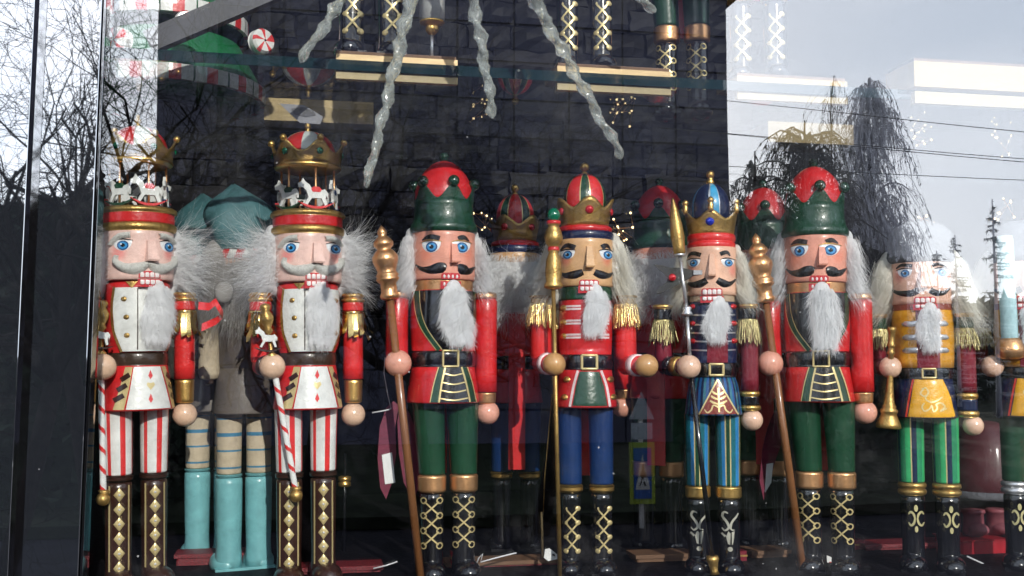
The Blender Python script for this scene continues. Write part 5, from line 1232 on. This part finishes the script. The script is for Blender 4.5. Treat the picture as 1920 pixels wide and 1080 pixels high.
# slanting dark board in front of it
pa, pb_ = at(286, 96, .17), at(560, -20, .17)
b = MB(); d = (pb_-pa); L = d.length; ang = math.atan2(d.z, d.x)
b.box(0, L, 0, .012, 0, 46*pxm*.78); o = b.build('sloping_board', mat('slate_grey_board', (.035, .036, .045), rough=.5, var=.15)); o.location = pa; o.rotation_euler = (0, -ang, 0); tag(o, 'dark grey sloping roof board in front of the candy tree', 'board')

# copper wire lights
warm = bpy.data.materials.new('warm_bulb'); warm.use_nodes = True; _w = warm.node_tree.nodes['Principled BSDF']; _w.inputs['Emission Color'].default_value = (1, .72, .35, 1); _w.inputs['Emission Strength'].default_value = 3.5; _w.inputs['Base Color'].default_value = (.9, .7, .4, 1)
def lights(px, py, Y, n, sp, label, seed):
    rg = random.Random(seed); p = at(px, py, Y); t = thing('fairy_lights', label, 'fairy lights', p, 'clusters of fairy lights'); pts = []
    for i in range(n): pts.append(Vector((rg.uniform(-1, 1)*sp, rg.uniform(-.01, .01), rg.uniform(-1, 1)*sp*1.2)))
    b = MB(); b.tube(pts, .0004, 5); b.build('wire', copper, t)
    for q in pts: o = MB().ball((0, 0, 0), rg.uniform(.0008, .0016), 0, 8, 6).build('bulb', warm, t); o.location = q
lights(1170, 425, .5, 12, .016, 'warm fairy lights right of the gold crown', 1); lights(905, 410, .5, 8, .013, 'warm fairy lights right of the first green hat', 2)
lights(1738, 425, .5, 9, .015, 'warm fairy lights above the mustard jacket nutcracker', 3); lights(1880, 395, .45, 8, .02, 'warm fairy lights at the right edge', 4)

# ------------------------------------------------------------------ across the street (seen mirrored in the pane)
YF = 19.0
pl, pr_ = out(290, 400, YF), out(1369, 400, YF)
t = thing('office_block', 'dark panelled building across the street mirrored in the glass', 'building', ((pl.x+pr_.x)/2, -YF, 0))
wb = pr_.x-pl.x; HB = 8.9
fac = mat('dark_facade', (.044, .045, .068), spec=.1, rough=.8, var=.25, vscale=1.5, bump=.4, bscale=12); fac2 = mat('dark_facade_panel', (.054, .055, .080), spec=.1, rough=.8, var=.2, vscale=1.2, bump=.3, bscale=20)
b = MB(); b.box(-wb/2, wb/2, -9, -.06, 0, HB); b.build('wall', fac, t)
b = MB(); b.box(-wb/2-.2, wb/2+.2, -9.2, .1, HB+.01, HB+.35); b.build('roof', fac, t)
nx = 10; nzp = 12; pw, ph_ = wb/nx, HB/nzp; pan = None; pmesh = []
for mm_ in (fac2, fac):
    b = MB(); b.box(-pw/2+.02, pw/2-.02, -.058, 0, -ph_/2+.02, ph_/2-.02); pmesh.append(b)
o0 = [None, None]
rg = random.Random(4)
for i in range(nx):
    for j in range(nzp):
        k = 1 if rg.random() < .45 else 0
        if o0[k] is None: o = pmesh[k].build('facade_panel', (fac2, fac)[k], t); o0[k] = o
        else: o = o0[k].copy(); COL.objects.link(o)
        o.location = (-wb/2+pw*(i+.5), rg.uniform(-.012, 0), ph_*(j+.5))
# pilaster strips near the left corner
for (a_, c_) in ((290, 402), (478, 500)):
    x0, x1 = out(a_, 400, YF).x-t.location.x, out(c_, 400, YF).x-t.location.x
    b = MB(); b.box(x0, x1, .03, .16, 0, HB-.02); b.build('pilaster', mat('pilaster_grey', (.062, .061, .082), spec=.1, rough=.8, var=.15, vscale=1), t)

bark = mat('dark_bark', (.012, .010, .009), spec=.05, rough=.9, var=.4, vscale=20, bump=.5, bscale=40)
def grow(b, p, d, ln, r, lvl, rg, spread=.55, grav=0.0, minr=.0025, seg=4, kids_=3, up=.1, twig=None):
    n = 5; pts = [p]; rs = [r]; q = Vector(p); dd = Vector(d)
    for i in range(n):
        dd = (dd+Vector((rg.gauss(0, .26), rg.gauss(0, .26), rg.gauss(0, .22)+up-grav))).normalized(); q = q+dd*(ln/n); pts.append(q.copy()); rs.append(r*(1-.5*(i+1)/n))
    b.tube(pts, rs, 5 if lvl > 3 else (4 if lvl > 1 else 3), 0, False)
    if lvl <= 0: return
    for k in range(kids_+(1 if rg.random() < .5 else 0)):
        i = rg.randint(1, n); base = pts[i]; t = (pts[i]-pts[i-1]).normalized()
        ax = Vector((rg.gauss(0, 1), rg.gauss(0, 1), rg.gauss(0, 1))).normalized(); nd = (t+ax*spread*rg.uniform(.9, 2.1)).normalized()
        grow(b, base, nd, ln*rg.uniform(.6, .82), max(minr, rs[i]*rg.uniform(.45, .70)), lvl-1, rg, spread, grav, minr, seg, kids_, up)
def bare_tree(px, Yv, H, r, lean, label, seed, lvl=6, name='bare_tree', group='bare trees by the street', spread=.6, up=.02, grav=0, frac=.3, kids_=3):
    rg = random.Random(seed); g = out(px, 600, Yv)
    t = thing(name, label, 'tree', (g.x, g.y, 0), group)
    b = MB(); top = Vector((lean[0], lean[1], H*frac)); b.tube([(0, 0, -.05), top*.5+Vector((.03, 0, 0)), top], [r*1.3, r*1.05, r*.9], 9); b.build('trunk', bark, t)
    b = MB()
    for k in range(5):
        a = 2*pi*k/5+rg.uniform(-.4, .4); grow(b, top, Vector((cos(a)*.6, sin(a)*.6, .9 if k else 1.6)).normalized(), H*.27, r*.72, lvl-1, rg, spread, grav, .0013*H/4, 4, kids_, up)
    o = b.build('crown', bark, t); return t
bare_tree(-20, 5.5, 4.9, .055, (.35, 0, 0), 'leaning bare tree mirrored at the left edge of the glass', 3, 6, kids_=3)
bare_tree(200, 6.5, 5.4, .06, (-.2, .1, 0), 'bare tree mirrored above the first carousel nutcracker', 7, 5)
bare_tree(560, 7.5, 4.9, .075, (.2, .1, 0), 'bare tree mirrored before the dark building, left half', 12, 6)
bare_tree(800, 6.8, 4.9, .06, (-.1, .1, 0), 'bare tree mirrored before the middle of the dark building', 33, 6)
bare_tree(1010, 9, 5.0, .07, (.2, .1, 0), 'bare tree mirrored before the dark building, right half', 15, 6)

def weeping(px, Yv, H, W, r, label, seed, n_l=34, n_t=26, m=bark, thick=.006, low=.4, flake=10):
    rg = random.Random(seed); g = out(px, 600, Yv); t = thing('weeping_birch', label, 'tree', (g.x, g.y, 0), 'weeping trees across the street')
    b = MB(); b.tube([(0, 0, -.1), (.05*W, 0, H*.35), (-.03*W, 0, H*.7), (0, 0, H*.95)], [r*1.3, r, r*.6, r*.1], 8); b.build('trunk', bark, t)
    b = MB()
    for i in range(n_l):
        t0 = low+(.97-low)*rg.random()**.8; a = rg.uniform(0, 2*pi); u0 = (t0-low)/(.97-low)
        R_ = W*(.35+.65*(1-u0**2.4))*rg.uniform(.35, 1.08); rise = H*(.10*(1-u0)+.05)*rg.uniform(.3, 1.2)
        base = Vector((0, 0, H*t0*.94)); pts = []
        for j in range(7):
            s_ = j/6; pts.append(base+Vector((cos(a)*R_*s_+rg.gauss(0, .02*W), sin(a)*R_*s_+rg.gauss(0, .02*W), rise*sin(s_*2.6))))
        b.tube(pts, [r*.22*(1-.85*j/6)+thick*.5 for j in range(7)], 4, 0, False)
        for k in range(n_t):
            s_ = rg.uniform(.12, 1); j = min(5, int(s_*6)); p = pts[j].lerp(pts[j+1], s_*6-j); ln = H*rg.uniform(.05, .26)*(1.1-.4*u0)
            d = Vector((rg.gauss(0, .5)+cos(a)*.3, rg.gauss(0, .5)+sin(a)*.3, rg.uniform(-.6, .35))); q = [p]
            for u in range(5):
                d = (d+Vector((rg.gauss(0, .12), rg.gauss(0, .12), -.5))).normalized(); q.append(q[-1]+d*ln/5)
            sdv = Vector((rg.gauss(0, 1), rg.gauss(0, 1), 0)).normalized()*thick*.45
            vs = []
            for v in q: vs += [v-sdv, v+sdv]
            b.add(vs, [(2*u, 2*u+1, 2*u+3, 2*u+2) for u in range(5)], 0, False)
            for u in range(flake):
                v = rg.random()*4.99; w_ = int(v); pp = q[w_].lerp(q[w_+1], v-w_); e = Vector((rg.gauss(0, .035), rg.gauss(0, .035), -abs(rg.gauss(.075, .05)))); sd_ = Vector((rg.gauss(0, 1), rg.gauss(0, 1), rg.gauss(0, .3))).normalized()*thick*rg.uniform(.8, 2)
                b.add([pp-sd_, pp+sd_, pp+e], [(0, 1, 2)], 0, False)
    b.build('crown', m, t); return t
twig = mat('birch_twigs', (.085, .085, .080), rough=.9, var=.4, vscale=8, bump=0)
tops = lambda py, px, Yv: out(px, py, Yv).z
weeping(1515, 13, tops(190, 1515, 13), 1.3, .09, 'dark weeping birch mirrored above the second green hat', 21, 86, 15, twig, .0078, .30, 6)
weeping(1420, 12.3, tops(250, 1420, 12.3), .8, .07, 'small weeping birch mirrored at the edge of the dark building', 25, 46, 18, twig, .008, .36, 7)
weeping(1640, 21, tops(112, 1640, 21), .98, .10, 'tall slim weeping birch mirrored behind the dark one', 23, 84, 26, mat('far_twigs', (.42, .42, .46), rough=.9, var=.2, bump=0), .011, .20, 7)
weeping(1566, 17, tops(118, 1566, 17), .42, .03, 'thin bare birch tip mirrored between the two weeping birches', 27, 12, 9, twig, .005, .5, 3)

def conifer(px, pytop, Yv, W, label, seed, sparse=1.0):
    rg = random.Random(seed); g = out(px, 600, Yv); H = out(px, pytop, Yv).z; t = thing('conifer', label, 'tree', (g.x, g.y, 0), 'conifers mirrored on the horizon')
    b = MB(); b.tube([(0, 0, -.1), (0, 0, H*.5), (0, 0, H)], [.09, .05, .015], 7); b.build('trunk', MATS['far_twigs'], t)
    b = MB(); n = int(90*sparse)
    for i in range(n):
        t0 = rg.uniform(.12, .98); a = rg.uniform(0, 2*pi); ln = W*(1.08-t0)*rg.uniform(.6, 1.1); pts = [Vector((0, 0, H*t0)), Vector((cos(a)*ln*.5, sin(a)*ln*.5, H*t0-.05*ln)), Vector((cos(a)*ln, sin(a)*ln, H*t0-.02*ln))]
        b.tube(pts, [.018, .012, .005], 3, 0, False)
        for k in range(34):
            s_ = rg.uniform(.15, 1); p = pts[0].lerp(pts[2], s_); e = Vector((rg.gauss(0, .06), rg.gauss(0, .06), rg.gauss(-.05, .06))); sd_ = Vector((rg.gauss(0, 1), rg.gauss(0, 1), rg.gauss(0, 1))).normalized()*.014
            b.add([p-sd_, p+sd_, p+e], [(0, 1, 2)], 0, False)
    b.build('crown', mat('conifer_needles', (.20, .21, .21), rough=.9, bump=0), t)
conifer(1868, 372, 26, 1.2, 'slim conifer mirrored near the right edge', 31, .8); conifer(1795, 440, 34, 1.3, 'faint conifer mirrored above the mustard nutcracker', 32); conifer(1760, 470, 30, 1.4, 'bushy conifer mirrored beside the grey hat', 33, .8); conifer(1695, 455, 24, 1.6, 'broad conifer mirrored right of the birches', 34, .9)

# wooded ground rising behind (one mass) and shrubs
def mass(px0, px1, tops_, Yv, dens, label_name, m, seed, sz=.22, depth=2.0):
    rg = random.Random(seed); b = MB()
    n = dens
    for i in range(n):
        px = rg.uniform(px0, px1); u = (px-px0)/(px1-px0)*(len(tops_)-1); k = min(int(u), len(tops_)-2); ty = tops_[k]+(tops_[k+1]-tops_[k])*(u-k)+22*noise.noise(Vector((px*.02, seed, 0)))+10*noise.noise(Vector((px*.09, seed, 3)))
        q = out(px, ty, Yv); z = q.z*(1-rg.random()**2.2); p = Vector((q.x, q.y-rg.uniform(0, depth), z))
        e = Vector((rg.gauss(0, 1), rg.gauss(0, 1), rg.gauss(0, 1))).normalized()*sz*rg.uniform(.4, 1); s2 = e.cross(Vector((rg.gauss(0, 1), rg.gauss(0, 1), rg.gauss(0, 1)))).normalized()*sz*.28
        b.add([p-s2, p+s2, p+e], [(0, 1, 2)], 0, False)
    # core
    vs = []; K = 60
    for i in range(K+1):
        px = px0+(px1-px0)*i/K; u = i/K*(len(tops_)-1); k = min(int(u), len(tops_)-2); ty = tops_[k]+(tops_[k+1]-tops_[k])*(u-k)+22*noise.noise(Vector((px*.02, seed, 0)))+26
        q = out(px, ty, Yv+.3); vs += [(q.x, q.y, q.z), (q.x, q.y, -.05), (q.x, q.y-depth, q.z*.9), (q.x, q.y-depth, -.05)]
    fs = []
    for i in range(K): a = 4*i; fs += [(a, a+1, a+5, a+4), (a+2, a+6, a+7, a+3), (a, a+4, a+6, a+2)]
    b.add(vs, fs, 0, False)
    o = b.build(label_name, m); o['kind'] = 'stuff'; return o
leafm = mat('dark_evergreen', (.014, .020, .014), spec=.05, rough=.9, var=.5, vscale=4, bump=0)
tag(mass(-260, 330, [250, 300, 400, 375, 345, 360], 10.5, 9000, 'evergreen_thicket', leafm, 41, .2), 'dark evergreen thicket mirrored behind the window frame', 'thicket')
tag(mass(1330, 1700, [420, 400, 420, 450, 500], 16, 7000, 'evergreen_thicket', leafm, 42, .3), 'dark evergreen thicket mirrored behind the birches', 'thicket')
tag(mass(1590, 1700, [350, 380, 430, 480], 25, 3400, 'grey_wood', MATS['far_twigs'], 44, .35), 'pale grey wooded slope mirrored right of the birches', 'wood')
tag(mass(1600, 2300, [560, 560, 575, 560, 550, 560], 40, 5000, 'distant_wood', leafm, 43, .7), 'distant dark wood mirrored along the right horizon', 'wood')

# overhead wires
for k, (ya, yb_, lb) in enumerate(((222, 246, 'topmost overhead wire mirrored right of the birches'), (277, 296, 'second overhead wire mirrored above the green hats'), (281, 302, 'third overhead wire, just below the second'), (326, 336, 'lowest overhead wire mirrored right of the birches'))):
    sl = (yb_-ya)/230.; p0, p1 = out(1235, ya-sl*455, 18.85), out(2500, yb_+sl*580, 10.5); n = 24; pts = [p0.lerp(p1, i/n) for i in range(n+1)]
    b = MB(); b.tube([p-pts[0] for p in pts], .0062, 6); o = b.build('overhead_wire', black); o.location = pts[0]; tag(o, lb, 'wire', 'overhead wires across the street')

# pedestrian crossing sign on a low post
Ys = 9.0
p = out(1204, 885, Ys); mpx = (depth_of(at(1204, 885, Ys)))/F_PX
t = thing('crossing_sign', 'yellow green bordered blue pedestrian crossing sign mirrored below the gold crown', 'road sign', (p.x, p.y, .03))
def sp(b, P, y0, y1, m=0): b.prism([((x-1204)*mpx, p.z-.03+(885-y)*mpx) for x, y in P], y0, y1, m)
b = MB(); b.box(-.02, .02, -.06, -.03, 0, p.z-.03+(885-745)*mpx); b.build('post', silver, t)
ygr = paint('fluorescent_yellow', (.16, .21, .02), coat=0); b = MB(); sp(b, [(1180, 942), (1228, 942), (1228, 828), (1180, 828)], -.02, 0); b.build('board', ygr, t)
b = MB(); sp(b, [(1187, 932), (1221, 932), (1221, 838), (1187, 838)], .001, .006); b.build('blue_field', paint('sign_blue', (.01, .05, .20), coat=0), t)
b = MB(); sp(b, [(1190, 915), (1204, 850), (1218, 915)], .007, .010); b.build('triangle', mat('sign_white', (.3, .3, .3), rough=.6), t)
b = MB(); sp(b, [(1203, 868), (1206, 868), (1207, 880), (1212, 890), (1206, 893), (1210, 908), (1207, 909), (1204, 898), (1199, 909), (1197, 908), (1202, 894), (1198, 888), (1202, 880)], .011, .013); b.build('walking_figure', jet, t)
b = MB(); sp(b, [(1180, 785), (1204, 735), (1228, 785)], -.02, 0); b.build('triangle_plate', mat('grey_sign', (.22, .24, .28), rough=.5), t)
b = MB(); sp(b, [(1184, 822), (1224, 822), (1224, 792), (1184, 792)], -.02, 0); b.build('small_plate', MATS['grey_sign'], t)

for o in list(bpy.data.objects):
    if '_b' in o.keys(): del o['_b']
